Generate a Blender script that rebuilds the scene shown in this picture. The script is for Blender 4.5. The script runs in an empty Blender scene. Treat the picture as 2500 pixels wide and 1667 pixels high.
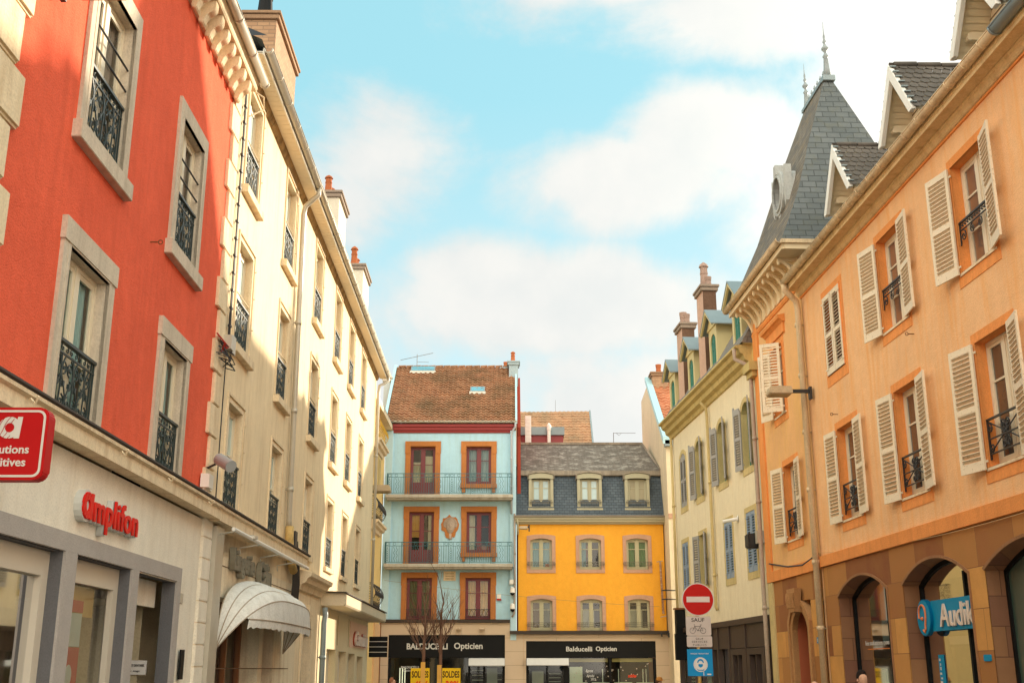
import bpy, bmesh, math, random
from mathutils import Vector, Matrix
random.seed(7)
PI = math.pi
scene = bpy.context.scene
col = scene.collection

# ------------------------------------------------------------------ camera
cam_d = bpy.data.cameras.new("camera")
cam_d.sensor_width = 36.0
cam_d.lens = 2760.0 / 2500.0 * 36.0
cam_d.clip_start = 0.05
cam_d.clip_end = 2000
cam = bpy.data.objects.new("camera", cam_d)
cam.location = (0, 0, 1.7)
cam.rotation_euler = (math.radians(90 + 16.136), 0, 0)
col.objects.link(cam)
scene.camera = cam

# ------------------------------------------------------------------ light
EXPO = 1.0
SUN_E, SUN_S, SUN_AZ = math.radians(16.7), 4.2, math.atan2(1.0, 1.03)
scene.view_settings.view_transform = 'Standard'
scene.view_settings.look = 'None'
scene.view_settings.exposure = EXPO
scene.view_settings.gamma = 1
try:
    scene.view_settings.use_curve_mapping = False
except Exception:
    pass
scene.cycles.max_bounces = 8
scene.cycles.transparent_max_bounces = 12

to_sun = Vector((math.sin(SUN_AZ) * math.cos(SUN_E), math.cos(SUN_AZ) * math.cos(SUN_E), math.sin(SUN_E)))
sd = bpy.data.lights.new("sun", 'SUN')
sd.energy = SUN_S
sd.angle = math.radians(0.9)
sd.color = (1.0, 0.86, 0.66)
so = bpy.data.objects.new("sun", sd)
so.rotation_euler = to_sun.to_track_quat('Z', 'Y').to_euler()
so.location = (20, 30, 30)
col.objects.link(so)

world = bpy.data.worlds.new("World")
scene.world = world
world.use_nodes = True
wt = world.node_tree
wt.nodes.clear()


def N(t, typ, **kw):
    n = t.nodes.new(typ)
    for k, v in kw.items():
        setattr(n, k, v)
    return n


def mth(t, op, a, b=None, c=None, clamp=False):
    n = N(t, 'ShaderNodeMath', operation=op)
    n.use_clamp = clamp
    for i, x in enumerate((a, b, c)):
        if x is None:
            continue
        if isinstance(x, (int, float)):
            n.inputs[i].default_value = x
        else:
            t.links.new(x, n.inputs[i])
    return n.outputs[0]


def mixc(t, fac, a, b, blend='MIX'):
    n = N(t, 'ShaderNodeMix', data_type='RGBA', blend_type=blend)
    for sock, x in ((n.inputs[0], fac), (n.inputs[6], a), (n.inputs[7], b)):
        if isinstance(x, (int, float)):
            sock.default_value = x
        elif isinstance(x, (tuple, list)):
            sock.default_value = (*x[:3], 1)
        else:
            t.links.new(x, sock)
    return n.outputs[2]


def noise(t, vec, scale, detail=4, rough=.55, dist=0.0):
    n = N(t, 'ShaderNodeTexNoise')
    n.inputs['Scale'].default_value = scale
    n.inputs['Detail'].default_value = detail
    n.inputs['Roughness'].default_value = rough
    n.inputs['Distortion'].default_value = dist
    if vec is not None:
        t.links.new(vec, n.inputs['Vector'])
    return n.outputs['Fac']


def ramp(t, fac, stops):
    n = N(t, 'ShaderNodeValToRGB')
    e = n.color_ramp.elements
    while len(e) < len(stops):
        e.new(0.5)
    for i, (p, c) in enumerate(stops):
        e[i].position = p
        e[i].color = (*c[:3], 1) if isinstance(c, (tuple, list)) else (c, c, c, 1)
    t.links.new(fac, n.inputs[0])
    return n.outputs['Color']


# soft white puffs: direction (x/y, z/y), half sizes, firmness
SKY_PUFFS = [(-.13, .475, .085, .062, 2.2), (-.165, .43, .06, .05, 1.8), (.12, .455, .13, .042, 2.2), (.20, .50, .09, .055, 2.4),
             (.10, .66, .10, .03, 1.6), (.30, .63, .24, .05, 2.4), (.42, .54, .14, .12, 2.4), (.03, .325, .17, .042, 2.4), (-.04, .352, .06, .035, 1.8),
             (.10, .21, .14, .06, 2.2), (.31, .42, .09, .09, 1.8), (-.20, .20, .14, .05, 1.6), (.75, .42, .34, .30, 2.6), (-.55, .30, .25, .18, 2.0)]



def build_sky():
    t = wt
    sky = N(t, 'ShaderNodeTexSky', sky_type='NISHITA')
    sky.sun_disc = False
    sky.sun_elevation = SUN_E
    sky.sun_rotation = SUN_AZ
    sky.air_density = 1.0
    sky.dust_density = 1.2
    tc = N(t, 'ShaderNodeTexCoord')
    sep = N(t, 'ShaderNodeSeparateXYZ')
    t.links.new(tc.outputs['Generated'], sep.inputs[0])
    x, y, z = sep.outputs
    # cyan tint of the open sky, paler towards the horizon
    hz = mth(t, 'MULTIPLY', mth(t, 'SUBTRACT', z, .16), 3.2, clamp=True)
    tint = mixc(t, hz, (3.75, 4.75, 4.8), (2.05, 4.25, 4.7))
    base = mixc(t, .82, sky.outputs[0], tint)
    # clouds: soft puffs placed round the heaven, edges broken by noise
    wob = noise(t, tc.outputs['Generated'], 4.2, 10, .6, .4)
    wob2 = noise(t, tc.outputs['Generated'], 22.0, 6, .6)
    w = mth(t, 'ADD', mth(t, 'MULTIPLY', mth(t, 'SUBTRACT', wob, .5), 5.6), mth(t, 'MULTIPLY', mth(t, 'SUBTRACT', wob2, .5), 1.5))
    yy = mth(t, 'MAXIMUM', y, .08)
    U = mth(t, 'DIVIDE', x, yy)
    W = mth(t, 'DIVIDE', z, yy)
    total = None
    for (cx, cz, rx, rz, s) in SKY_PUFFS:
        a = mth(t, 'DIVIDE', mth(t, 'SUBTRACT', U, cx), rx * 1.15)
        b = mth(t, 'DIVIDE', mth(t, 'SUBTRACT', W, cz), rz * 1.2)
        d = mth(t, 'SQRT', mth(t, 'ADD', mth(t, 'MULTIPLY', a, a), mth(t, 'MULTIPLY', b, b)))
        v = mth(t, 'MULTIPLY', mth(t, 'SUBTRACT', 1.0, d), s)
        total = v if total is None else mth(t, 'SMOOTH_MAX', total, v, .25)
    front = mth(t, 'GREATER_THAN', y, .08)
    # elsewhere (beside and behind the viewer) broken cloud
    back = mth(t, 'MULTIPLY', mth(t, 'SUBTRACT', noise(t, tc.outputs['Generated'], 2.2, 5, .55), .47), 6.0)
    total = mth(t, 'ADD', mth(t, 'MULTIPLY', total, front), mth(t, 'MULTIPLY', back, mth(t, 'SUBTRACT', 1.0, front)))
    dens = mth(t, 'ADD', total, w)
    mask = N(t, 'ShaderNodeMapRange', interpolation_type='SMOOTHSTEP')
    mask.inputs[1].default_value = -.7
    mask.inputs[2].default_value = .95
    t.links.new(dens, mask.inputs[0])
    core = N(t, 'ShaderNodeMapRange', interpolation_type='SMOOTHSTEP')
    core.inputs[1].default_value = .0
    core.inputs[2].default_value = 1.3
    t.links.new(dens, core.inputs[0])
    # direction to the sun makes clouds on that side brighter
    dt = N(t, 'ShaderNodeVectorMath', operation='DOT_PRODUCT')
    t.links.new(tc.outputs['Generated'], dt.inputs[0])
    dt.inputs[1].default_value = to_sun
    glow = mth(t, 'POWER', mth(t, 'MAXIMUM', dt.outputs['Value'], 0.0), 16.0)
    ccol = mixc(t, core.outputs[0], (4.15, 4.35, 4.25), (4.75, 4.62, 4.4))
    grey = noise(t, tc.outputs['Generated'], 9.0, 5, .55)
    ccol = mixc(t, ramp(t, grey, [(.42, 0.0), (.64, .7)]), ccol, (4.0, 4.1, 4.05))
    # extra brightness added to clouds out of view, to fill the shaded street
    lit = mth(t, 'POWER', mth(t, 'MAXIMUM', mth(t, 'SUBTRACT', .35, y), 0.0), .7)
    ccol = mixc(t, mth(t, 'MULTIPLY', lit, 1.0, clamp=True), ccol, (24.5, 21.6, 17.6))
    ccol = mixc(t, glow, ccol, (15.0, 13.8, 11.5))
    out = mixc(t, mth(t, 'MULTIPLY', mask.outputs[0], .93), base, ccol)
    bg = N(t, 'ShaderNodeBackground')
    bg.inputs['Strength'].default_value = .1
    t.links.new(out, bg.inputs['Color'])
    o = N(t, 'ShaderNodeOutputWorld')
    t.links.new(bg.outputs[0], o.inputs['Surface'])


# ------------------------------------------------------------------ materials
MATS = {}


def new_mat(name):
    m = bpy.data.materials.new(name)
    m.use_nodes = True
    t = m.node_tree
    b = t.nodes['Principled BSDF']
    return m, t, b


def objvec(t, sx=1, sy=1, sz=1):
    tc = N(t, 'ShaderNodeTexCoord')
    mp = N(t, 'ShaderNodeMapping')
    mp.inputs['Scale'].default_value = (sx, sy, sz)
    t.links.new(tc.outputs['Object'], mp.inputs[0])
    return mp.outputs[0]


def bump(t, b, h, strength, dist):
    n = N(t, 'ShaderNodeBump')
    n.inputs['Strength'].default_value = strength
    n.inputs['Distance'].default_value = dist
    t.links.new(h, n.inputs['Height'])
    t.links.new(n.outputs[0], b.inputs['Normal'])


def plaster(name, c, grain=60, bs=.5, var=.12, dirt=0.0, dirtc=(.25, .17, .09), rough=.92):
    if name in MATS:
        return MATS[name]
    m, t, b = new_mat(name)
    v = objvec(t)
    n1 = noise(t, v, .55, 6, .6)
    vs = objvec(t, 4.5, 4.5, .45)
    n2 = noise(t, vs, 1.0, 6, .62)
    n5 = noise(t, v, 4.5, 6, .65)
    n3 = noise(t, v, grain, 3, .7)
    lo = tuple(x * (1 - var) for x in c)
    hi = tuple(min(1, x * (1 + var)) for x in c)
    cc = mixc(t, ramp(t, n1, [(.3, 0.0), (.7, 1.0)]), lo, hi)
    cc = mixc(t, mth(t, 'MULTIPLY', ramp(t, n3, [(.38, 1.0), (.55, 0.0)]), .28), cc, tuple(x * .55 for x in c))
    cc = mixc(t, mth(t, 'MULTIPLY', ramp(t, n5, [(.35, 1.0), (.6, 0.0)]), .16), cc, tuple(x * .6 for x in c))
    if dirt:
        f = mth(t, 'MULTIPLY', ramp(t, n2, [(.48, 0.0), (.70, 1.0)]), min(1.0, dirt * 1.5))
        cc = mixc(t, f, cc, dirtc)
    t.links.new(cc, b.inputs['Base Color'])
    b.inputs['Roughness'].default_value = rough
    b.inputs['Specular IOR Level'].default_value = .2
    bump(t, b, mth(t, 'ADD', n3, mth(t, 'MULTIPLY', n5, 1.6)), bs, .02)
    MATS[name] = m
    return m


def paint(name, c, rough=.5, var=.06, chips=0.0, chipc=(.2, .13, .07), metal=0.0, bs=.1):
    if name in MATS:
        return MATS[name]
    m, t, b = new_mat(name)
    v = objvec(t)
    n1 = noise(t, v, 3.0, 5, .6)
    n2 = noise(t, v, 26, 4, .65)
    cc = mixc(t, n1, tuple(x * (1 - var) for x in c), tuple(min(1, x * (1 + var)) for x in c))
    if chips:
        cc = mixc(t, mth(t, 'MULTIPLY', ramp(t, n2, [(.58, 0.0), (.66, 1.0)]), chips), cc, chipc)
    t.links.new(cc, b.inputs['Base Color'])
    b.inputs['Roughness'].default_value = rough
    b.inputs['Metallic'].default_value = metal
    bump(t, b, n2, bs, .01)
    MATS[name] = m
    return m


def glass(name, c=(.02, .03, .035), rough=.04, refl=.35):
    if name in MATS:
        return MATS[name]
    m, t, b = new_mat(name)
    b.inputs['Base Color'].default_value = (*c, 1)
    v = objvec(t)
    n1 = noise(t, v, 1.3, 3, .5)
    t.links.new(mixc(t, n1, tuple(x * .6 for x in c), tuple(x * 1.5 for x in c)), b.inputs['Base Color'])
    b.inputs['Roughness'].default_value = .6
    g = N(t, 'ShaderNodeBsdfGlossy')
    g.inputs['Roughness'].default_value = rough
    g.inputs['Color'].default_value = (.92, .97, 1, 1)
    lw = N(t, 'ShaderNodeLayerWeight')
    lw.inputs['Blend'].default_value = .35
    f = mth(t, 'ADD', mth(t, 'MULTIPLY', lw.outputs['Fresnel'], 1 - refl), refl, clamp=True)
    mx = N(t, 'ShaderNodeMixShader')
    t.links.new(f, mx.inputs[0])
    t.links.new(b.outputs[0], mx.inputs[1])
    t.links.new(g.outputs[0], mx.inputs[2])
    t.links.new(mx.outputs[0], t.nodes['Material Output'].inputs['Surface'])
    bump_n = N(t, 'ShaderNodeBump')
    bump_n.inputs['Strength'].default_value = .05
    bump_n.inputs['Distance'].default_value = .05
    t.links.new(n1, bump_n.inputs['Height'])
    t.links.new(bump_n.outputs[0], g.inputs['Normal'])
    MATS[name] = m
    return m


def clear_glass(name, tint=(.9, .97, .97), refl=.12):
    if name in MATS:
        return MATS[name]
    m, t, b = new_mat(name)
    g = N(t, 'ShaderNodeBsdfGlossy')
    g.inputs['Roughness'].default_value = .03
    tr = N(t, 'ShaderNodeBsdfTransparent')
    tr.inputs['Color'].default_value = (*tint, 1)
    lw = N(t, 'ShaderNodeLayerWeight')
    lw.inputs['Blend'].default_value = .3
    f = mth(t, 'ADD', mth(t, 'MULTIPLY', lw.outputs['Fresnel'], .8), refl, clamp=True)
    mx = N(t, 'ShaderNodeMixShader')
    t.links.new(f, mx.inputs[0])
    t.links.new(tr.outputs[0], mx.inputs[1])
    t.links.new(g.outputs[0], mx.inputs[2])
    t.links.new(mx.outputs[0], t.nodes['Material Output'].inputs['Surface'])
    t.nodes.remove(b)
    MATS[name] = m
    return m


def bricks(name, c1, c2, mortar, bw, bh, msize=.012, uv=True, var=.25, bs=.6, bias=0.0, moss=None, rough=.85, dist=.02, offset=.5):
    """blocks, slates and bricks; uv: metres laid on the faces, else the object's own x and z"""
    if name in MATS:
        return MATS[name]
    m, t, b = new_mat(name)
    tc = N(t, 'ShaderNodeTexCoord')
    if uv:
        vec = tc.outputs['UV']
    else:
        sp = N(t, 'ShaderNodeSeparateXYZ')
        t.links.new(tc.outputs['Object'], sp.inputs[0])
        cb = N(t, 'ShaderNodeCombineXYZ')
        t.links.new(mth(t, 'ADD', sp.outputs[0], sp.outputs[1]), cb.inputs[0])
        t.links.new(sp.outputs[2], cb.inputs[1])
        vec = cb.outputs[0]
    br = N(t, 'ShaderNodeTexBrick')
    br.offset = offset
    br.inputs['Scale'].default_value = 1
    br.inputs['Brick Width'].default_value = bw
    br.inputs['Row Height'].default_value = bh
    br.inputs['Mortar Size'].default_value = msize
    br.inputs['Mortar Smooth'].default_value = .3
    br.inputs['Bias'].default_value = bias
    br.inputs['Color1'].default_value = (*c1, 1)
    br.inputs['Color2'].default_value = (*c2, 1)
    br.inputs['Mortar'].default_value = (*mortar, 1)
    t.links.new(vec, br.inputs['Vector'])
    n1 = noise(t, vec, 1.1, 6, .62)
    n2 = noise(t, vec, 40, 3, .7)
    cc = mixc(t, mth(t, 'MULTIPLY', ramp(t, n1, [(.35, 1.0), (.65, 0.0)]), var * 2), br.outputs['Color'], tuple(x * .5 for x in c1))
    cc = mixc(t, mth(t, 'MULTIPLY', n2, .35), cc, tuple(min(1, x * 1.3) for x in c2))
    if moss:
        n4 = noise(t, vec, 2.3, 7, .7)
        cc = mixc(t, ramp(t, n4, [(.5, 0.0), (.62, moss[1])]), cc, moss[0])
    t.links.new(cc, b.inputs['Base Color'])
    b.inputs['Roughness'].default_value = rough
    b.inputs['Specular IOR Level'].default_value = .25
    h = mth(t, 'ADD', mth(t, 'MULTIPLY', br.outputs['Fac'], -1.0), mth(t, 'MULTIPLY', n2, .35))
    bump(t, b, h, bs, dist)
    MATS[name] = m
    return m


def flat(name, c, rough=.6, emit=0.0):
    if name in MATS:
        return MATS[name]
    m, t, b = new_mat(name)
    b.inputs['Base Color'].default_value = (*c, 1)
    b.inputs['Roughness'].default_value = rough
    b.inputs['Specular IOR Level'].default_value = .15
    if emit:
        b.inputs['Emission Color'].default_value = (*c, 1)
        b.inputs['Emission Strength'].default_value = emit
    v = objvec(t)
    n1 = noise(t, v, 8, 4, .6)
    t.links.new(mixc(t, n1, tuple(x * .92 for x in c), tuple(min(1, x * 1.06) for x in c)), b.inputs['Base Color'])
    MATS[name] = m
    return m


# ------------------------------------------------------------------ mesh building
ORG = [0.0]


class MB:
    """collects shapes in a facade frame: x along the wall, o outward from it, z up"""
    def __init__(s):
        s.v, s.f, s.uv = [], [], []

    def pt(s, x, o, z):
        s.v.append((x, -o, z))
        return len(s.v) - 1

    def face(s, pts, uv=None):
        s.f.append([s.pt(*p) for p in pts])
        s.uv.append(uv)
        return s

    def box(s, x0, x1, o0, o1, z0, z1):
        i = [s.pt(x, o, z) for z in (z0, z1) for o in (o0, o1) for x in (x0, x1)]
        for q in ((0, 1, 3, 2), (4, 6, 7, 5), (0, 4, 5, 1), (2, 3, 7, 6), (0, 2, 6, 4), (1, 5, 7, 3)):
            s.f.append([i[k] for k in q])
            s.uv.append(None)
        return s

    def prism(s, pts, o0, o1):
        a = [s.pt(x, o0, z) for x, z in pts]
        b = [s.pt(x, o1, z) for x, z in pts]
        n = len(pts)
        s.f += [a, b[::-1]] + [[a[k], a[(k + 1) % n], b[(k + 1) % n], b[k]] for k in range(n)]
        s.uv += [None] * (n + 2)
        return s

    def prof(s, pts, x0, x1):
        a = [s.pt(x0, o, z) for o, z in pts]
        b = [s.pt(x1, o, z) for o, z in pts]
        n = len(pts)
        s.f += [a, b[::-1]] + [[a[k], a[(k + 1) % n], b[(k + 1) % n], b[k]] for k in range(n)]
        s.uv += [None] * (n + 2)
        return s

    def ring(s, inner, outer, o0, o1, closed=True):
        n = len(inner)
        L = [[s.pt(x, o, z) for x, z in P] for P, o in ((inner, o0), (outer, o0), (inner, o1), (outer, o1))]
        for k in range(n if closed else n - 1):
            j = (k + 1) % n
            for A, B in ((0, 1), (3, 2), (2, 0), (1, 3)):
                s.f.append([L[A][k], L[A][j], L[B][j], L[B][k]])
                s.uv.append(None)
        if not closed:
            for k in (0, n - 1):
                s.f.append([L[0][k], L[1][k], L[3][k], L[2][k]])
                s.uv.append(None)
        return s

    def tube(s, pts, r, n=6, closed=False, taper=None):
        pts = [Vector(p) for p in pts]
        m = len(pts)
        rings = []
        prev = None
        for k, p in enumerate(pts):
            if closed:
                d = pts[(k + 1) % m] - pts[k - 1]
            else:
                d = pts[min(k + 1, m - 1)] - pts[max(k - 1, 0)]
            if d.length < 1e-9:
                d = Vector((0, 0, 1))
            d.normalize()
            if prev is None:
                u = d.orthogonal().normalized()
            else:
                u = (prev - d * prev.dot(d))
                u = u.normalized() if u.length > 1e-6 else d.orthogonal().normalized()
            prev = u
            w = d.cross(u)
            rr = r if taper is None else r * (1 + (taper - 1) * k / max(1, m - 1))
            rings.append([s.pt(*(p + (u * math.cos(2 * PI * j / n) + w * math.sin(2 * PI * j / n)) * rr)) for j in range(n)])
        for k in range(m if closed else m - 1):
            a, b = rings[k], rings[(k + 1) % m]
            for j in range(n):
                s.f.append([a[j], a[(j + 1) % n], b[(j + 1) % n], b[j]])
                s.uv.append(None)
        if not closed:
            s.f += [rings[0][::-1], rings[-1]]
            s.uv += [None, None]
        return s

    def lathe(s, cx, co, prof, n=12):
        rings = [[s.pt(cx + r * math.cos(2 * PI * j / n), co + r * math.sin(2 * PI * j / n), z) for j in range(n)] for r, z in prof]
        for a, b in zip(rings, rings[1:]):
            for j in range(n):
                s.f.append([a[j], a[(j + 1) % n], b[(j + 1) % n], b[j]])
                s.uv.append(None)
        s.f += [rings[0][::-1], rings[-1]]
        s.uv += [None, None]
        return s

    def wall(s, x0, x1, z0, z1, holes, o=0.0, depth=.35, sides=True):
        """front sheet with rectangular holes (x0,x1,z0,z1) and reveals going back"""
        xs = sorted({x0, x1} | {h[0] for h in holes} | {h[1] for h in holes})
        zs = sorted({z0, z1} | {h[2] for h in holes} | {h[3] for h in holes})
        xs = [x for x in xs if x0 <= x <= x1]
        zs = [z for z in zs if z0 <= z <= z1]
        for xa, xb in zip(xs, xs[1:]):
            for za, zb in zip(zs, zs[1:]):
                mx, mz = (xa + xb) / 2, (za + zb) / 2
                if any(h[0] < mx < h[1] and h[2] < mz < h[3] for h in holes):
                    continue
                s.face([(xa, o, za), (xb, o, za), (xb, o, zb), (xa, o, zb)])
        for a, b, c, d in holes:
            a, b, c, d = max(a, x0), min(b, x1), max(c, z0), min(d, z1)
            for p, q in (((a, c), (b, c)), ((b, c), (b, d)), ((b, d), (a, d)), ((a, d), (a, c))):
                s.face([(p[0], o, p[1]), (q[0], o, q[1]), (q[0], o - depth, q[1]), (p[0], o - depth, p[1])])
        return s

    def shell(s, x0, x1, o, back, z0, z1):
        """the two ends and the back of a house"""
        s.face([(x0, o, z0), (x0, back, z0), (x0, back, z1), (x0, o, z1)])
        s.face([(x1, o, z0), (x1, back, z0), (x1, back, z1), (x1, o, z1)])
        s.face([(x0, back, z0), (x1, back, z0), (x1, back, z1), (x0, back, z1)])
        return s

    def mesh(s, name, smooth=False, weld=False, bevel=0.0):
        bm = bmesh.new()
        vs = [bm.verts.new((x - ORG[0], y, z)) for x, y, z in s.v]
        uvl = bm.loops.layers.uv.new("UVMap") if any(u is not None for u in s.uv) else None
        for f, uv in zip(s.f, s.uv):
            try:
                fc = bm.faces.new([vs[i] for i in f])
            except ValueError:
                continue
            fc.smooth = smooth
            if uv is not None:
                for l, q in zip(fc.loops, uv):
                    l[uvl].uv = q
        if weld:
            bmesh.ops.remove_doubles(bm, verts=bm.verts, dist=1e-5)
        if bevel:
            bmesh.ops.bevel(bm, geom=list(bm.edges), offset=bevel, segments=2, affect='EDGES', clamp_overlap=True)
        bmesh.ops.recalc_face_normals(bm, faces=bm.faces)
        me = bpy.data.meshes.new(name)
        bm.to_mesh(me)
        bm.free()
        return me

    def build(s, name, mat, parent=None, loc=(0, 0, 0), rz=0.0, label=None, **kw):
        return link(name, s.mesh(name, **kw), mat, parent, loc, rz, label)


def link(name, me, mat, parent=None, loc=(0, 0, 0), rz=0.0, label=None):
    if mat is not None and not me.materials:
        me.materials.append(mat)
    o = bpy.data.objects.new(name, me)
    col.objects.link(o)
    o.parent = parent
    o.location = (loc[0], -loc[1], loc[2])
    o.rotation_euler = (0, 0, rz)
    if mat is not None and me.materials[0] != mat:
        o.material_slots[0].link = 'OBJECT'
        o.material_slots[0].material = mat
    if label:
        o["label"] = label
    return o


def tag(o, label, cat=None, group=None, kind=None):
    if label:
        o["label"] = label
    if cat:
        o["category"] = cat
    if group:
        o["group"] = group
    if kind:
        o["kind"] = kind
    return o


def root(name, loc, rz, label, cat, group=None):
    o = bpy.data.objects.new(name, None)
    o.empty_display_size = .3
    col.objects.link(o)
    o.location = loc
    o.rotation_euler = (0, 0, rz)
    return tag(o, label, cat, group)


# the two street walls and the pale house: x = a + b*y
LA, LB = -4.8, -.0129
RA, RB = 8.4, -.0428
PA, PB = 9.44, -.0759


def left_root(name, s0, *a, o=0, z=0):
    ORG[0] = s0
    r = root(name, (LA + LB * s0 + o, s0, z), PI / 2 + math.atan(-LB), *a)
    return r


def right_root(name, s0, *a, ab=(RA, RB), o=0, z=0):
    ORG[0] = -s0
    r = root(name, (ab[0] + ab[1] * s0 - o, s0, z), -PI / 2 - math.atan(ab[1]), *a)
    return r


def front_root(name, x0, y, *a, z=0):
    ORG[0] = x0
    return root(name, (x0, y, z), 0, *a)


def rect(x0, x1, z0, z1):
    return [(x0, z0), (x1, z0), (x1, z1), (x0, z1)]


def arch(x0, x1, z0, z1, rise, n=10):
    """outline, springing at z1-rise: bottom left, bottom right, then over the arch"""
    w = x1 - x0
    pts = [(x0, z0), (x1, z0)]
    if rise <= 0.001:
        return pts + [(x1 - w * k / n, z1) for k in range(n + 1)]
    R = (w * w / 4 + rise * rise) / (2 * rise)
    a = math.asin(min(1, w / 2 / R))
    if rise > w / 2:
        a = PI / 2
    for k in range(n + 1):
        t = a - 2 * a * k / n
        if rise > w / 2 - 1e-6:
            pts.append(((x0 + x1) / 2 + w / 2 * math.sin(t), z1 - rise + rise * math.cos(t)))
        else:
            pts.append(((x0 + x1) / 2 + R * math.sin(t), z1 - R + R * math.cos(t)))
    return pts


def textmesh(name, s, w, h, ext=.01, bold=0.0, shear=0.0, sp=1.0):
    """lettering w wide and h high (h may be None), standing in the x-z plane, facing outward"""
    c = bpy.data.curves.new("lettering", 'FONT')
    c.body = s
    c.extrude = ext
    c.offset = bold
    c.shear = shear
    c.space_character = sp
    c.align_x = 'CENTER'
    c.resolution_u = 3
    tmp = bpy.data.objects.new("lettering", c)
    col.objects.link(tmp)
    dg = bpy.context.evaluated_depsgraph_get()
    me = bpy.data.meshes.new_from_object(tmp.evaluated_get(dg))
    bpy.data.objects.remove(tmp)
    bpy.data.curves.remove(c)
    xs = [v.co.x for v in me.vertices]
    ys = [v.co.y for v in me.vertices]
    sx = w / (max(xs) - min(xs))
    sy = sx if h is None else h / (max(ys) - min(ys))
    mx, my = (max(xs) + min(xs)) / 2, (max(ys) + min(ys)) / 2
    for v in me.vertices:
        x, y, z = v.co
        v.co = ((x - mx) * sx, -z, (y - my) * sy)
    me.name = name
    return me


def spiral(cx, cz, r, a0, turns, dirn=1, n=14, rmin=.15, o=0.0):
    return [(cx + (r * (1 - (1 - rmin) * k / n)) * math.cos(a0 + dirn * turns * 2 * PI * k / n), o,
             cz + (r * (1 - (1 - rmin) * k / n)) * math.sin(a0 + dirn * turns * 2 * PI * k / n)) for k in range(n + 1)]


build_sky()

# ------------------------------------------------------------------ shared pieces
CACHE = {}


def cached(key, fn):
    if key not in CACHE:
        keep = ORG[0]
        ORG[0] = 0.0
        CACHE[key] = fn()
        ORG[0] = keep
    return CACHE[key]


def ornate_rail(w, h, t=.011):
    """wrought iron panel of scrolls, centred on x"""
    def fn():
        m = MB()
        x0, x1 = -w / 2, w / 2
        m.box(x0, x1, -.03, .03, h - .035, h)
        m.box(x0, x1, -.012, .012, h - .16, h - .14)
        m.box(x0, x1, -.015, .015, .03, .055)
        for x in (x0 + .015, x1 - .015, x0 + .09, x1 - .09):
            m.box(x - .009, x + .009, -.009, .009, 0, h - .03)
        k = max(4, int(w / .16))
        for i in range(k):
            x = x0 + .1 + (w - .2) * (i + .5) / k
            m.tube(spiral(x - .02, h - .09, .045, PI * .5, 1.1, 1 if i % 2 else -1, 9), t * .7, 4)
        mods = 3 if w > 1.05 else 2
        mw = (w - .2) / mods
        H = h - .2
        for i in range(mods):
            cx = x0 + .1 + mw * (i + .5)
            m.tube([(cx, 0, .05), (cx, .012, .05 + H * .5), (cx, 0, .05 + H)], t, 4)
            for sg in (-1, 1):
                q = mw * .25
                m.tube(spiral(cx + sg * q, .05 + H * .80, q * .92, -PI / 2, 1.35, sg, 13), t, 4)
                m.tube(spiral(cx + sg * q, .05 + H * .22, q * .95, PI / 2, 1.35, -sg, 13), t, 4)
                m.tube(spiral(cx + sg * q * .8, .05 + H * .52, q * .7, PI * .5, 1.2, sg, 11), t * .8, 4)
                m.tube([(cx + sg * (q + q * .9 * math.sin(a * PI * 2)), .01, .05 + H * (.04 + .92 * a)) for a in [k / 9 for k in range(10)]], t * .85, 4)
                m.box(cx + sg * q - .02, cx + sg * q + .02, -.012, .02, .05 + H * .48, .05 + H * .56)
        return m.mesh("railing")
    return cached(('orn', round(w, 2), round(h, 2)), fn)


def cross_rail(w, h, t=.01):
    """square iron panel: diagonals with scrolls at the ends and a laced centre"""
    def fn():
        m = MB()
        x0, x1 = -w / 2, w / 2
        m.box(x0, x1, -.02, .02, h - .03, h)
        m.box(x0, x1, -.015, .015, .08, .1)
        m.box(x0, x1, -.012, .012, h * .5 - .01, h * .5 + .01)
        for x in (x0 + .012, x1 - .012):
            m.box(x - .02, x + .02, -.012, .012, 0, h)
        for sg in (-1, 1):
            m.tube([(sg * x1, 0, .1), (-sg * x1, 0, h - .03)], t * 1.2, 5)
            for zz, d in ((h * .75, 1), (h * .28, -1)):
                m.tube(spiral(sg * (x1 - .085), zz, .075, PI / 2 * d, 1.2, sg * d, 12), t * 1.3, 5)
                m.tube(spiral(sg * .085, zz, .08, -PI / 2 * d, 1.5, -sg * d, 13), t * 1.5, 5)
        for k in range(4):
            a = PI / 4 + k * PI / 2
            m.tube(spiral(.055 * math.cos(a), h * .5 + .1 * math.sin(a), .06, a, 1.3, 1, 11), t * 1.4, 5)
        return m.mesh("railing")
    return cached(('crs', round(w, 2), round(h, 2)), fn)


def slim_rail(w, h, t=.01):
    """low iron band with a ruffled top and scrolls below"""
    def fn():
        m = MB()
        x0, x1 = -w / 2, w / 2
        m.box(x0, x1, -.02, .02, h - .03, h)
        m.box(x0, x1, -.012, .012, h - .16, h - .145)
        k = int(w / .09)
        for i in range(k):
            x = x0 + w * (i + .5) / k
            m.tube(spiral(x, h - .09, .045, 0, 1.0, 1, 8), t * .9, 4)
        for sg in (-1, 1):
            m.tube(spiral(sg * (x1 - .12), h - .27, .1, PI / 2, 1.4, sg, 12), t * 1.2, 4)
            m.tube(spiral(sg * .14, h - .26, .09, PI / 2, 1.4, -sg, 12), t * 1.1, 4)
            m.tube([(sg * x1, 0, h), (sg * x1, 0, h - .38), (sg * (x1 - .03), .02, h - .42)], t * 1.4, 4)
        return m.mesh("railing")
    return cached(('slm', round(w, 2), round(h, 2)), fn)


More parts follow.
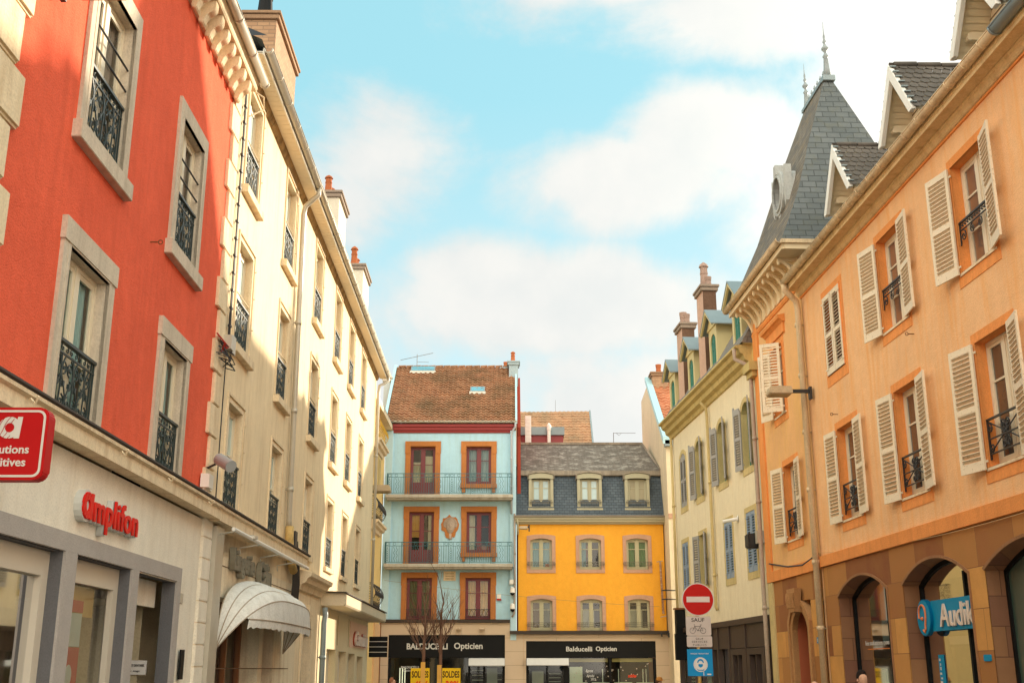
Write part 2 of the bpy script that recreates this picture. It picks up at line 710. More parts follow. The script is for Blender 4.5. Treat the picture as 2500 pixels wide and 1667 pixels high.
def bar_rail(w, h=.22):
    def fn():
        m = MB()
        x0, x1 = -w / 2, w / 2
        for z in (0.0, h * .5, h):
            m.box(x0, x1, -.012, .012, z, z + .022)
        for x in (x0 + .06, x0 + .2, x1 - .2, x1 - .06):
            m.box(x - .01, x + .01, -.01, .01, 0, h)
        for x in (x0, x1):
            m.box(x - .015, x + .015, -.14, .02, h * .5 - .02, h * .5 + .04)
        return m.mesh("railing")
    return cached(('bar', round(w, 2), h), fn)


def shutter(w, h, dirn, slats=None, rise=0.0):
    """louvred leaf hinged at x=0"""
    def fn():
        m = MB()
        sx = lambda a, b: (min(a * dirn, b * dirn), max(a * dirn, b * dirn))
        st = .075
        m.box(*sx(0, st), 0, .035, 0, h - rise * .6)
        m.box(*sx(w - st, w), 0, .035, 0, h)
        for a, b in ((0, .16), (h * .47, h * .47 + .09), (h - .1, h)):
            if rise and b == h:
                a, b = a - rise * .55, b - rise * .25
            m.box(*sx(st - .004, w - st + .004), .004, .031, a, b)
        for a, b in ((.16, h * .47), (h * .47 + .09, h - .1 - rise * .5)):
            n = slats or max(5, int((b - a) / .075))
            for i in range(n):
                z = a + (b - a) * (i + .5) / n
                hw = (b - a) / n * .36
                xa, xb = sx(st - .003, w - st + .003)
                m.face([(xa, -.004, z + hw), (xb, -.004, z + hw), (xb, .038, z - hw * .5), (xa, .038, z - hw * .5)])
                m.face([(xa, -.004, z + hw - .008), (xb, -.004, z + hw - .008), (xb, .038, z - hw * .5 - .008), (xa, .038, z - hw * .5 - .008)])
                m.face([(xa, .038, z - hw * .5), (xb, .038, z - hw * .5), (xb, .038, z - hw * .5 - .008), (xa, .038, z - hw * .5 - .008)])
                m.box(xa, xb, -.012, -.003, z + hw - .014, z + hw)
        # catch and hinges
        for z in (.12, h - .16):
            m.box(*sx(-.05, .16), .034, .045, z, z + .035)
        return m.mesh("shutter")
    return cached(('sh', round(w, 3), round(h, 3), dirn, slats, rise), fn)


def casement(w, h, rise=0.0, cols=2, bars=(.5,), fr=.055, st=.045, th=.05, mid=.09):
    def fn():
        m = MB()
        x0, x1 = -w / 2, w / 2
        o = arch(x0, x1, 0, h, rise)
        i = arch(x0 + fr, x1 - fr, fr * 1.3, h - fr, rise)
        m.ring(i, o, -th, 0)
        if cols == 2:
            m.box(-mid / 2, mid / 2, -th + .005, .012, fr, h - fr * .5)
            segs = ((x0 + fr, -mid / 2), (mid / 2, x1 - fr))
        else:
            segs = ((x0 + fr, x1 - fr),)
        for a, b in segs:
            m.box(a - .002, a + st, -th + .01, -.008, fr, h - fr - rise * .45)
            m.box(b - st, b + .002, -th + .01, -.008, fr, h - fr - rise * .45)
            m.box(a, b, -th + .012, -.01, fr, fr + st * 1.6)
            m.box(a, b, -th + .012, -.01, h - fr - st - rise * .6, h - fr - rise * .2)
            for f in bars:
                m.box(a + .01, b - .01, -th + .014, -.006, h * f - .016, h * f + .016)
        return m.mesh("frame")
    return cached(('cas', round(w, 3), round(h, 3), rise, cols, bars, fr, st, mid), fn)


def panel(w, h, rise=0.0, name="pane"):
    def fn():
        m = MB()
        a = arch(-w / 2, w / 2, 0, h, rise)
        m.face([(x, 0, z) for x, z in a])
        return m.mesh(name)
    return cached(('pan', round(w, 3), round(h, 3), rise, name), fn)


def drape(w, h, name="curtain", folds=9, amp=.025):
    def fn():
        m = MB()
        n = folds * 6
        top = [m.pt(-w / 2 + w * k / n, amp * math.sin(k * 2 * PI / 6 + .5 * math.sin(k)), h) for k in range(n + 1)]
        bot = [m.pt(-w / 2 + w * k / n, amp * 1.2 * math.sin(k * 2 * PI / 6 + .7 * math.sin(k * .8)), 0) for k in range(n + 1)]
        for k in range(n):
            m.f.append([bot[k], bot[k + 1], top[k + 1], top[k]])
            m.uv.append(None)
        return m.mesh(name, smooth=True)
    return cached(('dr', round(w, 3), round(h, 3), folds, amp, name), fn)


def window(par, cx, z0, w, h, sur=None, sur_m=None, depth=.3, rise=0.0, frame_m=None, pane_m=None, bars=(.5,), cols=2,
           rail=None, rail_m=None, rail_z=.05, rail_o=.0, curtain=None, backing=None, sills=(), leaves=(), extra=None,
           fr=.055, st=.045, mid=.09, name="window", inside=()):
    """opening w x h with its lower edge at z0. sur(mb): adds the stone round the opening; children: frame, pane, railing, shutters"""
    keep = ORG[0]
    ORG[0] = 0.0
    m = MB()
    if sur:
        sur(m)
    else:
        m.ring(arch(-w / 2, w / 2, 0, h, rise), arch(-w / 2 - .05, w / 2 + .05, -.05, h + .05, rise), -depth - .02, -.005)
    win = m.build(name, sur_m, par, loc=(cx - keep, 0, z0))
    link("frame", casement(w - .004, h - .004, rise, cols, bars, fr, st, .05, mid), frame_m, win, (0, -depth + .05, .002))
    link("pane", panel(w - .02, h - .02, rise), pane_m, win, (0, -depth + .02, .01))
    if curtain:
        cm, co = curtain
        link("curtain", drape(w - .06, h - .04), cm, win, (0, -depth - .06, .02))
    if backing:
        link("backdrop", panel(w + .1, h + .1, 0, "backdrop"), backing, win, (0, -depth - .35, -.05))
    for (ix0, ix1, iz0, iz1, dd, im, kind) in inside:
        if kind == 'drape':
            link("curtain", drape(ix1 - ix0, iz1 - iz0), im, win, ((ix0 + ix1) / 2, -depth - dd, iz0))
        else:
            k = MB()
            k.box(ix0, ix1, -depth - dd - .03, -depth - dd, iz0, iz1)
            k.build("room_panel", im, win)
    if rail:
        link("railing", rail, rail_m, win, (0, rail_o, rail_z))
    for sx0, sx1, so0, so1, sz0, sz1, sm in sills:
        k = MB()
        k.box(sx0, sx1, so0, so1, sz0, sz1)
        k.build("sill", sm, win, bevel=.008)
    for (side, sw, shh, ang, sm, sz, so_, kw) in leaves:
        d = 1 if side < 0 else -1
        link("shutter", shutter(sw, shh, d, **kw), sm, win, (side * w / 2 + side * .01, so_, sz), math.radians(-ang * d))
    if extra:
        extra(win)
    ORG[0] = keep
    return win


def gutter(mb, x0, x1, o, z, r=.085, step=1.0):
    a = [(o + r * math.cos(PI + PI * k / 8), z + r * math.sin(PI + PI * k / 8)) for k in range(9)]
    b = [(o + (r - .012) * math.cos(PI + PI * k / 8), z + (r - .012) * math.sin(PI + PI * k / 8)) for k in range(9)]
    mb.prof(a + b[::-1], x0, x1)
    k = int((x1 - x0) / step)
    for i in range(k + 1):
        x = x0 + .02 + (x1 - x0 - .04) * i / max(1, k)
        rr = r + .012
        a2 = [(o + rr * math.cos(PI + PI * q / 8), z + rr * math.sin(PI + PI * q / 8)) for q in range(9)]
        mb.prof(a2 + [(q, w) for q, w in a[::-1]], x - .018, x + .018)
    mb.tube([(x0, o + r, z + .005), (x1, o + r, z + .005)], .014, 5)


def tiles(par, name, mat, x0, x1, o0, z0, o1, z1, rowl=.33, colw=.3, amp=.028, lift=.035, xl=None, xr=None, sub=6):
    """interlocking tiles from the eave (o0,z0) to the ridge (o1,z1)"""
    m = MB()
    L = math.hypot(o1 - o0, z1 - z0)
    rows = max(2, int(L / rowl))
    du = ((o1 - o0) / L, (z1 - z0) / L)
    nn = (du[1], -du[0])
    if nn[1] < 0:
        nn = (-nn[0], -nn[1])
    for r in range(rows):
        t0, t1 = L * r / rows, L * (r + 1) / rows + .02
        a0 = xl(r / rows) if xl else x0
        b0 = xr(r / rows) if xr else x1
        n = max(2, int((b0 - a0) / colw)) * sub
        lo, hi, un = [], [], []
        for k in range(n + 1):
            x = a0 + (b0 - a0) * k / n
            if k % sub == 0:
                jit = random.uniform(-.012, .012)
            wv = amp * math.sin(2 * PI * k / sub) + jit * .3 + .02 * math.sin(x * .9 + r * .2)
            l0 = lift + wv + jit
            lo.append(m.pt(x, o0 + du[0] * t0 + nn[0] * l0, z0 + du[1] * t0 + nn[1] * l0))
            hi.append(m.pt(x, o0 + du[0] * t1 + nn[0] * wv, z0 + du[1] * t1 + nn[1] * wv))
            un.append(m.pt(x, o0 + du[0] * t0 + nn[0] * (wv - .02), z0 + du[1] * t0 + nn[1] * (wv - .02)))
        for k in range(n):
            m.f.append([lo[k], lo[k + 1], hi[k + 1], hi[k]])
            m.f.append([un[k], un[k + 1], lo[k + 1], lo[k]])
            m.uv += [None, None]
    return m.build(name, mat, par)


def tilemat(name, c1, c2, c3, rowl=.33, colw=.3):
    if name in MATS:
        return MATS[name]
    m, t, b = new_mat(name)
    v = objvec(t)
    n1 = noise(t, v, .8, 6, .65)
    n2 = noise(t, objvec(t, 1 / colw, 1, 2.2 / rowl), 1.0, 1, .5)
    n3 = noise(t, v, 30, 3, .7)
    cc = mixc(t, ramp(t, n2, [(.3, 0.0), (.7, 1.0)]), c1, c2)
    cc = mixc(t, ramp(t, n1, [(.42, 0.0), (.66, .8)]), cc, c3)
    cc = mixc(t, mth(t, 'MULTIPLY', n3, .4), cc, tuple(x * .5 for x in c1))
    t.links.new(cc, b.inputs['Base Color'])
    b.inputs['Roughness'].default_value = .85
    bump(t, b, n3, .4, .01)
    MATS[name] = m
    return m


def pot(par, x, o, z, h=.5, r=.12, mat=None, hat=True):
    m = MB()
    pr = [(r * 1.15, 0), (r * 1.15, h * .1), (r, h * .14), (r * .85, h * .6), (r * .95, h * .62), (r * .95, h * .68)]
    if hat:
        pr += [(r * .8, h * .69), (r * .8, h * .88), (r * 1.15, h * .9), (r * .9, h), (.02, h * 1.1)]
    else:
        pr += [(r * 1.05, h * .9), (r * 1.05, h), (r * .7, h), (r * .7, h * .9)]
    m.lathe(x, o, [(a, z + b) for a, b in pr], 12)
    if hat:
        for k in range(4):
            a = PI / 4 + k * PI / 2
            m.box(x + r * .78 * math.cos(a) - .02, x + r * .78 * math.cos(a) + .02, o + r * .78 * math.sin(a) - .02, o + r * .78 * math.sin(a) + .02, z + h * .66, z + h * .92)
    return m.build("chimney_pot", mat, par)


def chimney(par, x0, x1, o0, o1, z0, z1, mat, capm, pots=(), potm=None, uvd=False, bevel=0):
    m = MB()
    if uvd:
        for a, b, c, d, L in (((x0, o1), (x1, o1), 0, 0, x1 - x0), ((x1, o1), (x1, o0), 0, 0, o1 - o0), ((x1, o0), (x0, o0), 0, 0, x1 - x0), ((x0, o0), (x0, o1), 0, 0, o1 - o0)):
            m.face([(a[0], a[1], z0), (b[0], b[1], z0), (b[0], b[1], z1), (a[0], a[1], z1)], [(0, z0), (L, z0), (L, z1), (0, z1)])
        m.face([(x0, o0, z1), (x1, o0, z1), (x1, o1, z1), (x0, o1, z1)], [(0, 0), (1, 0), (1, 1), (0, 1)])
    else:
        m.box(x0, x1, o0, o1, z0, z1)
    c = m.build("chimney", mat, par)
    k = MB()
    k.box(x0 - .07, x1 + .07, o0 - .07, o1 + .07, z1 - .16, z1 - .03)
    k.box(x0 - .11, x1 + .11, o0 - .11, o1 + .11, z1 - .03, z1 + .06)
    k.build("cap", capm, c, bevel=.012)
    for p in pots:
        px, po, ph, pr, hat = p
        pot(c, px, po, z1 + .06, ph, pr, potm, hat)
    return c


def pipe(par, pts, r, mat, name="downpipe", joints=()):
    m = MB()
    m.tube(pts, r, 10)
    for (x, o, z) in joints:
        m.tube([(x, o, z - .05), (x, o, z + .05)], r * 1.2, 10)
        m.box(x - .015, x + .015, o - .14, o, z - .015, z + .015)
    return m.build(name, mat, par, smooth=True)


# ------------------------------------------------------------------ the materials of the place
RED = plaster("red render", (.95, .145, .070), 45, 1.0, .14, .22, (.62, .09, .04))
REDSTONE = plaster("grey stone", (.64, .54, .42), 30, .35, .12, .25, (.3, .22, .15))
CREAM = plaster("cream render", (.90, .72, .47), 50, .35, .06, .22, (.5, .33, .16))
CREAMSTONE = plaster("cream stone", (.84, .68, .46), 30, .35, .08, .35, (.5, .32, .16))
WHITE = plaster("white render", (.90, .82, .68), 40, .3, .05, .14, (.55, .42, .26))
GREYBAND = plaster("grey band", (.46, .41, .37), 60, .3, .06)
DARKREVEAL = plaster("dark grey reveal", (.15, .145, .15), 60, .3, .06)
SHOPFRAME = paint("pale shop frame", (.62, .54, .43), .5)
IRON = paint("dark green iron", (.025, .04, .04), .45, .2, .25, (.12, .18, .17))
BLACKIRON = paint("black iron", (.02, .018, .018), .5, .2)
ZINC = paint("zinc", (.52, .47, .38), .45, .12, .2, (.3, .24, .17), .25)
ZINCBLUE = paint("blue grey zinc", (.24, .29, .30), .5, .12, .1, (.2, .2, .2), .15)
SASH = paint("cream sash", (.74, .64, .47), .5, .05)
WHITESASH = paint("white sash", (.8, .77, .7), .5, .05)
GLASS = glass("window glass", (.04, .045, .045), .03, .03)
GLASSB = glass("bright window glass", (.12, .22, .25), .06, .03)
GLASSG = glass("green window glass", (.05, .12, .05), .06, .02)
GLASSBR = glass("brown window glass", (.10, .055, .025), .06, .02)
GLASSC = glass("curtained glass", (.34, .50, .50), .06, .16)
GLASSW = glass("pale curtained glass", (.38, .52, .50), .06, .16)
CLEAR = clear_glass("clear glass", (.9, .97, .97), .03)
CURT = paint("teal curtain", (.42, .62, .60), .9, .08)
LACE = plaster("lace curtain", (.4, .30, .24), 12, .6, .3)
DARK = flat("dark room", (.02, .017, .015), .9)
TERRA = plaster("terracotta", (.46, .14, .055), 50, .3, .15)
SOFFIT = paint("cream boards", (.78, .66, .48), .6, .06)
ORANGE = plaster("apricot render", (.94, .55, .28), 40, .6, .09, .45, (.88, .40, .12))
ORANGETRIM = plaster("orange trim", (.88, .34, .10), 40, .4, .09, .2, (.5, .18, .06))
SHUT = paint("cream shutter", (.80, .68, .50), .6, .06, .6, (.36, .24, .12))
SANDSTONE = bricks("sandstone blocks", (.78, .40, .11), (.20, .06, .03), (.20, .10, .05), 1.3, .66, .007, False, .22, .5, .0, None, .9, .02, .35)
PALE = plaster("pale yellow render", (.90, .79, .57), 50, .35, .05, .15, (.6, .42, .2))
PALESTONE = plaster("mustard stone", (.66, .52, .25), 40, .35, .12, .3, (.36, .28, .12))
SHUTGREY = paint("grey shutter", (.36, .35, .34), .6, .08, .5, (.2, .2, .2))
SHUTBLUE = paint("blue grey shutter", (.28, .36, .47), .6, .08, .5, (.2, .2, .2))
GREENSASH = paint("green sash", (.05, .22, .16), .5, .1)
BLUEW = plaster("light blue render", (.45, .69, .80), 40, .4, .05, .25, (.35, .5, .5))
BLUEP = plaster("paler blue render", (.52, .72, .80), 40, .3, .04)
OSTONE = plaster("orange stone", (.50, .19, .055), 26, .5, .14, .35, (.35, .15, .07))
REDSASH = paint("wine red joinery", (.17, .025, .03), .45, .12)
YELLOW = plaster("yellow render", (.88, .41, .042), 40, .4, .05, .22, (.80, .32, .03))
PINKST = plaster("pink sandstone", (.56, .33, .22), 40, .35, .08, .2, (.4, .22, .16))
OCHRE = plaster("ochre render", (.86, .60, .24), 40, .3, .05)
BEIGEST = plaster("beige stone cladding", (.60, .45, .30), 40, .3, .06, .15)
BLACKP = paint("black fascia", (.008, .008, .008), .55, .2)
BLACKP.node_tree.nodes["Principled BSDF"].inputs["Specular IOR Level"].default_value = .15
MAROON = paint("maroon boards", (.30, .035, .035), .5, .12)
TEALRAIL = paint("teal iron", (.03, .13, .15), .5, .1)
SLATE = bricks("slate", (.095, .11, .112), (.15, .165, .165), (.04, .045, .045), .36, .19, .012, True, .2, .8, .0, ((.13, .13, .09), .35), .7, .03)
SLATED = bricks("dark slate", (.06, .08, .10), (.10, .125, .145), (.02, .022, .028), .24, .15, .012, True, .22, .8, .0, None, .65, .03)
SLATEB = bricks("brown lichened slate", (.14, .12, .10), (.22, .19, .155), (.06, .05, .04), .30, .2, .010, True, .3, .8, .0, ((.36, .33, .28), .9), .9, .03)
SLATEW = bricks("warm slate side", (.11, .10, .09), (.24, .20, .155), (.03, .03, .025), .36, .19, .012, True, .2, .8, .0, ((.24, .17, .09), .5), .8, .03)
BRICK = bricks("chimney brick", (.34, .19, .11), (.46, .28, .16), (.22, .15, .10), .3, .11, .012, True, .12, .6)
TILES = tilemat("brown clay tiles", (.30, .13, .06), (.42, .20, .095), (.13, .085, .035))
TILESR = tilemat("red clay tiles", (.58, .20, .09), (.68, .28, .14), (.40, .16, .07))
TILESD = tilemat("dark flat tiles", (.10, .085, .07), (.16, .13, .105), (.06, .05, .04), .2, .2)
TILESF = tilemat("far brown tiles", (.44, .23, .12), (.52, .30, .16), (.25, .18, .10))

# ------------------------------------------------------------------ red house
def sur_plain(w, h, side=.2, top=.26, bot=0.0, o=.045, depth=.32, ear=.0, rise=0.0):
    def f(m):
        m.ring(arch(-w / 2, w / 2, 0, h, rise), arch(-w / 2 - side, w / 2 + side, -bot, h + top, rise), -depth - .03, o)
        if ear:
            m.box(-w / 2 - side - ear, w / 2 + side + ear, .0, o + .018, h + top * .02, h + top + .02)
    return f


r = left_root("red_house", 14.0, "bright red rendered house with grey stone windows and a white shopfront below", "house")
wins = [(12.45, 4.30, 1.30, 1.92, 'low'), (16.10, 4.30, 1.20, 1.92, 'low'), (12.48, 7.68, 1.30, 2.08, 'up'), (16.12, 7.68, 1.20, 2.04, 'up')]
m = MB()
m.wall(9.98, 18.5, 4.22, 11.65, [(c - w / 2 - .17, c + w / 2 + .17, z - .02 if k == 'low' else z - .12, z + h + .22) for c, z, w, h, k in wins], depth=.1)
m.build("wall", RED, r)
m = MB()
m.shell(9.98, 18.5, 0, -9, 0, 11.65)
m.build("side_wall", CREAM, r)
for c, z, w, h, k in wins:
    def sur(mm, w=w, h=h, k=k):
        sur_plain(w, h, .20, .26, .0 if k == 'low' else .02, .045, .17)(mm)
        if k == 'low':
            mm.box(-w / 2 - .225, w / 2 + .225, .0, .065, h + .02, h + .285)
        mm.ring(rect(-w / 2 + .0, w / 2, 0, h), rect(-w / 2 - .07, w / 2 + .07, -.0, h + .07), .0, .052)
    sills = [] if k == 'low' else [(-w / 2 - .28, w / 2 + .28, -.1, .11, -.24, -.015, REDSTONE)]
    def ex(win, w=w, k=k):
        if k == 'up':
            for zz in (1.17, 1.47):
                q = MB()
                q.tube([(-w / 2, -.02, zz), (w / 2, -.02, zz)], .014, 6)
                q.build("guard_bar", BLACKIRON, win)
    window(r, c, z, w, h, sur, REDSTONE, .16, 0, SASH, CLEAR, (.42,), 2, ornate_rail(w - .02, .88), IRON, .04, -.035,
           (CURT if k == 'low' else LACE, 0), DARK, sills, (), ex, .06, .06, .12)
# cornice with brackets, boarded soffit and gutter
m = MB()
m.prof([(0, 11.60), (.06, 11.60), (.08, 11.66), (.08, 11.70), (0, 11.70)], 9.98, 18.62)
m.prof([(0, 11.70), (.04, 11.70), (.04, 11.91), (0, 11.91)], 9.98, 18.6)
m.prof([(0, 11.90), (.33, 11.90), (.35, 11.93), (.35, 12.0), (.38, 12.04), (.38, 12.09), (0, 12.12)], 9.98, 18.72)
m.build("cornice", CREAMSTONE, r)
for i in range(20):
    m = MB()
    s = 18.35 - i * .42
    pr = [(.04, 11.53), (.08, 11.50), (.12, 11.52), (.15, 11.60), (.19, 11.67), (.25, 11.69), (.29, 11.72), (.31, 11.78), (.31, 11.895), (.04, 11.895)]
    m.prof(pr, s - .085, s + .085)
    m.build("bracket", CREAMSTONE, r, bevel=.01)
m = MB()
gutter(m, 9.98, 18.85, .45, 12.12, .08)
m.build("gutter", ZINC, r, smooth=True)
m = MB()
m.face([(9.9, .36, 12.13), (18.6, .36, 12.13), (18.6, -4.5, 13.6), (9.9, -4.5, 13.6)], [(0, 0), (9, 0), (9, 5), (0, 5)])
m.face([(9.9, -9.2, 12.25), (18.6, -9.2, 12.25), (18.6, -4.5, 13.6), (9.9, -4.5, 13.6)], [(0, 0), (9, 0), (9, 5), (0, 5)])
m.face([(18.55, .36, 12.12), (18.55, -4.5, 13.6), (18.55, -9.2, 12.22)])
m.build("roof", SLATE, r)
# ground floor cornice shelf with gutter edge
m = MB()
m.prof([(0, 4.07), (.24, 4.06), (.24, 4.22), (.29, 4.24), (.29, 4.28), (0, 4.31)], 9.0, 18.7)
for s in (10.6, 13.35, 15.35, 17.6):
    m.tube([(s, .30, 4.20), (s + .04, .34, 4.16), (s, .38, 4.22)], .014, 5)
lg = m.build("ledge", CREAMSTONE, r)
m = MB()
m.prof([(.20, 4.285), (.30, 4.285), (.315, 4.30), (.31, 4.325), (.20, 4.325)], 9.0, 27.6)
m.build("lead_edge", flat("dark lead", (.06, .045, .035), .6), lg)
# white shopfront
holes = [(9.3, 12.66, 0, 2.96), (13.03, 15.05, 0, 2.96), (15.34, 17.2, 0, 2.94)]
m = MB()
m.wall(9.0, 18.5, 0, 4.04, holes, depth=.02)
m.build("shopfront", WHITE, r)
m = MB()
for a, b in ((12.66, 13.03), (15.05, 15.34), (17.2, 17.42)):
    m.box(a, b, -.17, .03, 0, 2.96)
m.box(9.0, 17.42, -.02, .03, 2.955, 3.16)
m.build("shop_surround", GREYBAND, r)
m = MB()
for a, b in ((12.66, 13.03), (15.05, 15.34), (17.2, 17.42)):
    m.box(a - .006, b + .006, -.19, -.0, 0, 2.955)
m.box(9.0, 17.3, -.19, -.04, 2.945, 2.99)
m.build("reveal", DARKREVEAL, r)
for (a, b, zt, nm) in ((9.3, 12.66, 2.94, 1), (13.03, 15.05, 2.94, 2)):
    m = MB()
    m.ring(rect(a + .19, b - .2, .45, zt - .25), rect(a, b, .0, zt), -.22, -.14)
    m.ring(rect(a + .21, b - .22, .47, zt - .27), rect(a + .13, b - .14, .39, zt - .19), -.20, -.125)
    w = m.build("shop_window", SHOPFRAME, r)
    m = MB()
    m.face([(a + .19, -.2, .45), (b - .2, -.2, .45), (b - .2, -.2, zt - .25), (a + .19, -.2, zt - .25)])
    m.build("pane", CLEAR, w)
    m = MB()
    m.box(a + .05, b - .05, -2.2, -2.1, 0, 3.0)
    m.build("backdrop", plaster("sage interior", (.20, .20, .13), 20, .2, .3), w)
    m = MB()
    m.box(a + .25, b - .3, -.36, -.34, zt - .62, zt - .27)
    m.build("header", flat("amber strip", (.62, .38, .12), .6), w)
m = MB()
m.box(15.34, 17.2, -.34, -.28, 2.57, 2.94)
m.build("door_panel", WHITE, r)
m = MB()
m.face([(15.34, -1.8, 0), (17.2, -1.8, 0), (17.2, -1.8, 2.6), (15.34, -1.8, 2.6)])
m.face([(15.34, -1.8, 2.6), (17.2, -1.8, 2.6), (17.2, -.3, 2.6), (15.34, -.3, 2.6)])
m.face([(17.21, -1.8, 0), (17.21, -1.8, 2.6), (17.21, -.45, 2.6), (17.21, -.45, 0)])
m.build("entrance_wall", plaster("tan lobby", (.45, .37, .24), 30, .2, .1), r)
# quoins between red and cream
m = MB()
z = 4.32
i = 0
while z < 11.5:
    lw = .62 if i % 2 == 0 else .44
    m.prism([(18.86 - lw, z + .012), (18.86, z + .012), (18.86, z + .535), (18.86 - lw, z + .535)], -.2, .055)
    z += .548
    i += 1
m.build("quoin", CREAMSTONE, r, bevel=.012)
m = MB()
z = .05
while z < 3.9:
    m.box(18.46, 19.0, -.2, .05, z, z + .325)
    z += .338
m.build("shop_quoin", WHITE, r, bevel=.008)
m = MB()
m.box(18.47, 18.99, -.2, .035, 0, 4.0)
m.build("joint_back", CREAMSTONE, r)
red_house = r

# ------------------------------------------------------------------ near house with quoins
r = left_root("quoined_house", 6.0, "cream stone house with chunky quoins, nearest on the side of the red house", "house")
m = MB()
m.wall(-6, 9.9, 0, 12.0, [(4.0, 5.3, 4.4, 6.5), (7.0, 8.3, 4.4, 6.5), (4.0, 5.3, 7.8, 9.9), (7.0, 8.3, 7.8, 9.9)], depth=.3)
m.shell(-6, 9.9, 0, -9, 0, 12.0)
m.build("wall", CREAM, r)
for c in (4.65, 7.65):
    for z in (4.4, 7.8):
        window(r, c, z, 1.3, 2.1, sur_plain(1.3, 2.1, .15, .18, .1, .04, .3), REDSTONE, .3, 0, SASH, GLASSC, (.42,))
m = MB()
z = 4.3
i = 0
while z < 11.8:
    lw = .95 if i % 2 == 0 else .62
    e = 10.14 if i % 2 == 0 else 9.96
    m.box(e - lw, e, -.1, .075, z + .012, z + .60)
    z += .62
    i += 1
m.build("quoin", CREAMSTONE, r, bevel=.03)
m = MB()
m.face([(-6, .6, 12.0), (10, .6, 12.0), (10, -4.5, 14), (-6, -4.5, 14)], [(0, 0), (16, 0), (16, 5), (0, 5)])
m.face([(-6, -9.4, 12.0), (10, -9.4, 12.0), (10, -4.5, 14), (-6, -4.5, 14)], [(0, 0), (16, 0), (16, 5), (0, 5)])
m.build("roof", SLATE, r)

# ------------------------------------------------------------------ cream house
r = left_root("cream_house", 31.0, "long cream rendered house, three rows of tall windows under a boarded eave", "house")
cols_ = [20.25, 24.28, 28.62, 32.45, 35.72, 39.15]
rows_ = [(4.44, 1.84), (7.38, 1.98), (10.46, 2.02)]
holes = []
for c in cols_:
    for z, h in rows_:
        holes.append((c - .60, c + .60, z - .03, z + h + .04))
m = MB()
m.wall(18.5, 43.4, 3.6, 12.78, holes, depth=.05)
m.build("wall", CREAM, r)
m = MB()
m.shell(18.5, 43.4, 0, -9, 0, 12.78)
m.build("side_wall", CREAM, r)
for ci, c in enumerate(cols_):
    for ri, (z, h) in enumerate(rows_):
        w = 1.14
        def sur(mm, w=w, h=h):
            mm.ring(rect(-w / 2, w / 2, 0, h), rect(-w / 2 - .06, w / 2 + .06, 0, h + .06), -.22, .012)
            mm.ring(rect(-w / 2 - .10, w / 2 + .10, -.02, h + .11), rect(-w / 2 - .145, w / 2 + .145, -.02, h + .16), .0, .03)
        sills = [(-w / 2 - .17, w / 2 + .17, -.1, .12, -.20, -.035, CREAMSTONE)]
        if ri == 0:
            sills = [(-w / 2 - .17, w / 2 + .17, -.1, .08, -.14, -.01, CREAMSTONE)]
        def ex(win, w=w, h=h, ri=ri):
            if ri:
                q = MB()
                q.tube([(-w / 2, -.03, 1.02), (w / 2, -.03, 1.02)], .013, 6)
                q.build("guard_bar", CREAMSTONE, win)
            for zz in (h * .3, h * .62, h * .9):
                q = MB()
                q.tube([(w / 2 + .12, .0, zz), (w / 2 + .12, .06, zz)], .012, 5)
                q.build("hinge_pin", CREAMSTONE, win)
        window(r, c, z, w, h, sur, CREAMSTONE, .18, 0, SASH, GLASSW if (ci + ri) % 3 else GLASSC, (.55,), 2,
               ornate_rail(w - .02, .86 if ri else .8), IRON, .03, -.03, None, None, sills, (), ex, .06, .05, .11)
# eave: boarded soffit, fascia, gutter, old stone moulding under it
m = MB()
nb = 120
for i in range(nb):
    a = 18.9 + (43.7 - 18.9) * i / nb
    b = 18.9 + (43.7 - 18.9) * (i + 1) / nb - .012
    m.box(a, b, .10, .385, 12.79, 12.803)
m.build("soffit", SOFFIT, r)
m = MB()
m.box(18.9, 43.7, .36, .39, 12.775, 12.92)
m.box(18.9, 43.7, .10, .36, 12.82, 12.85)
m.build("fascia", WHITESASH, r)
m = MB()
k = 0
s = 18.95
while s < 43.4:
    L = random.uniform(.3, .8)
    m.prof([(0, 12.64), (.04, 12.65), (.07 + random.uniform(-.015, .015), 12.70), (.10, 12.785), (0, 12.785)], s, min(43.4, s + L - .015))
    s += L
m.build("moulding", plaster("weathered stone", (.45, .29, .13), 20, .9, .3, .5, (.15, .1, .05)), r)
m = MB()
gutter(m, 18.9, 43.75, .46, 12.90, .08)
m.build("gutter", ZINC, r, smooth=True)
m = MB()
m.face([(18.6, .4, 12.92), (43.6, .4, 12.92), (43.6, -4.5, 15.2), (18.6, -4.5, 15.2)], [(0, 0), (25, 0), (25, 5.5), (0, 5.5)])
m.face([(18.6, -9.2, 13.0), (43.6, -9.2, 13.0), (43.6, -4.5, 15.2), (18.6, -4.5, 15.2)], [(0, 0), (25, 0), (25, 5.5), (0, 5.5)])
m.face([(18.6, .5, 13.0), (18.6, -4.5, 15.2), (18.6, -9.2, 13.0)])
m.face([(43.6, .5, 13.0), (43.6, -4.5, 15.2), (43.6, -9.2, 13.0)])
m.build("roof", SLATED, r)
cream_house = r
chimney(r, 25.2, 28.0, -1.6, -.82, 13, 17.6, BRICK, plaster("brick cap", (.36, .22, .13), 30, .6, .2), ((25.5, -1.2, .9, .2, False),), BLACKP, True)
chimney(r, 33.5, 35.2, -1.1, -.3, 13, 16.35, plaster("pale chimney render", (.75, .66, .52), 30, .3, .1), plaster("grey brown cap", (.34, .26, .2), 20, .4), ((33.75, -.7, .6, .12, True), (34.5, -.7, .5, .11, True)), TERRA)
chimney(r, 40.3, 42.2, -1.1, -.3, 13, 16.35, plaster("pale chimney render", (.75, .66, .52), 30, .3, .1), MATS["grey brown cap"], ((40.6, -.7, .75, .13, True), (41.3, -.7, .55, .12, True)), TERRA)
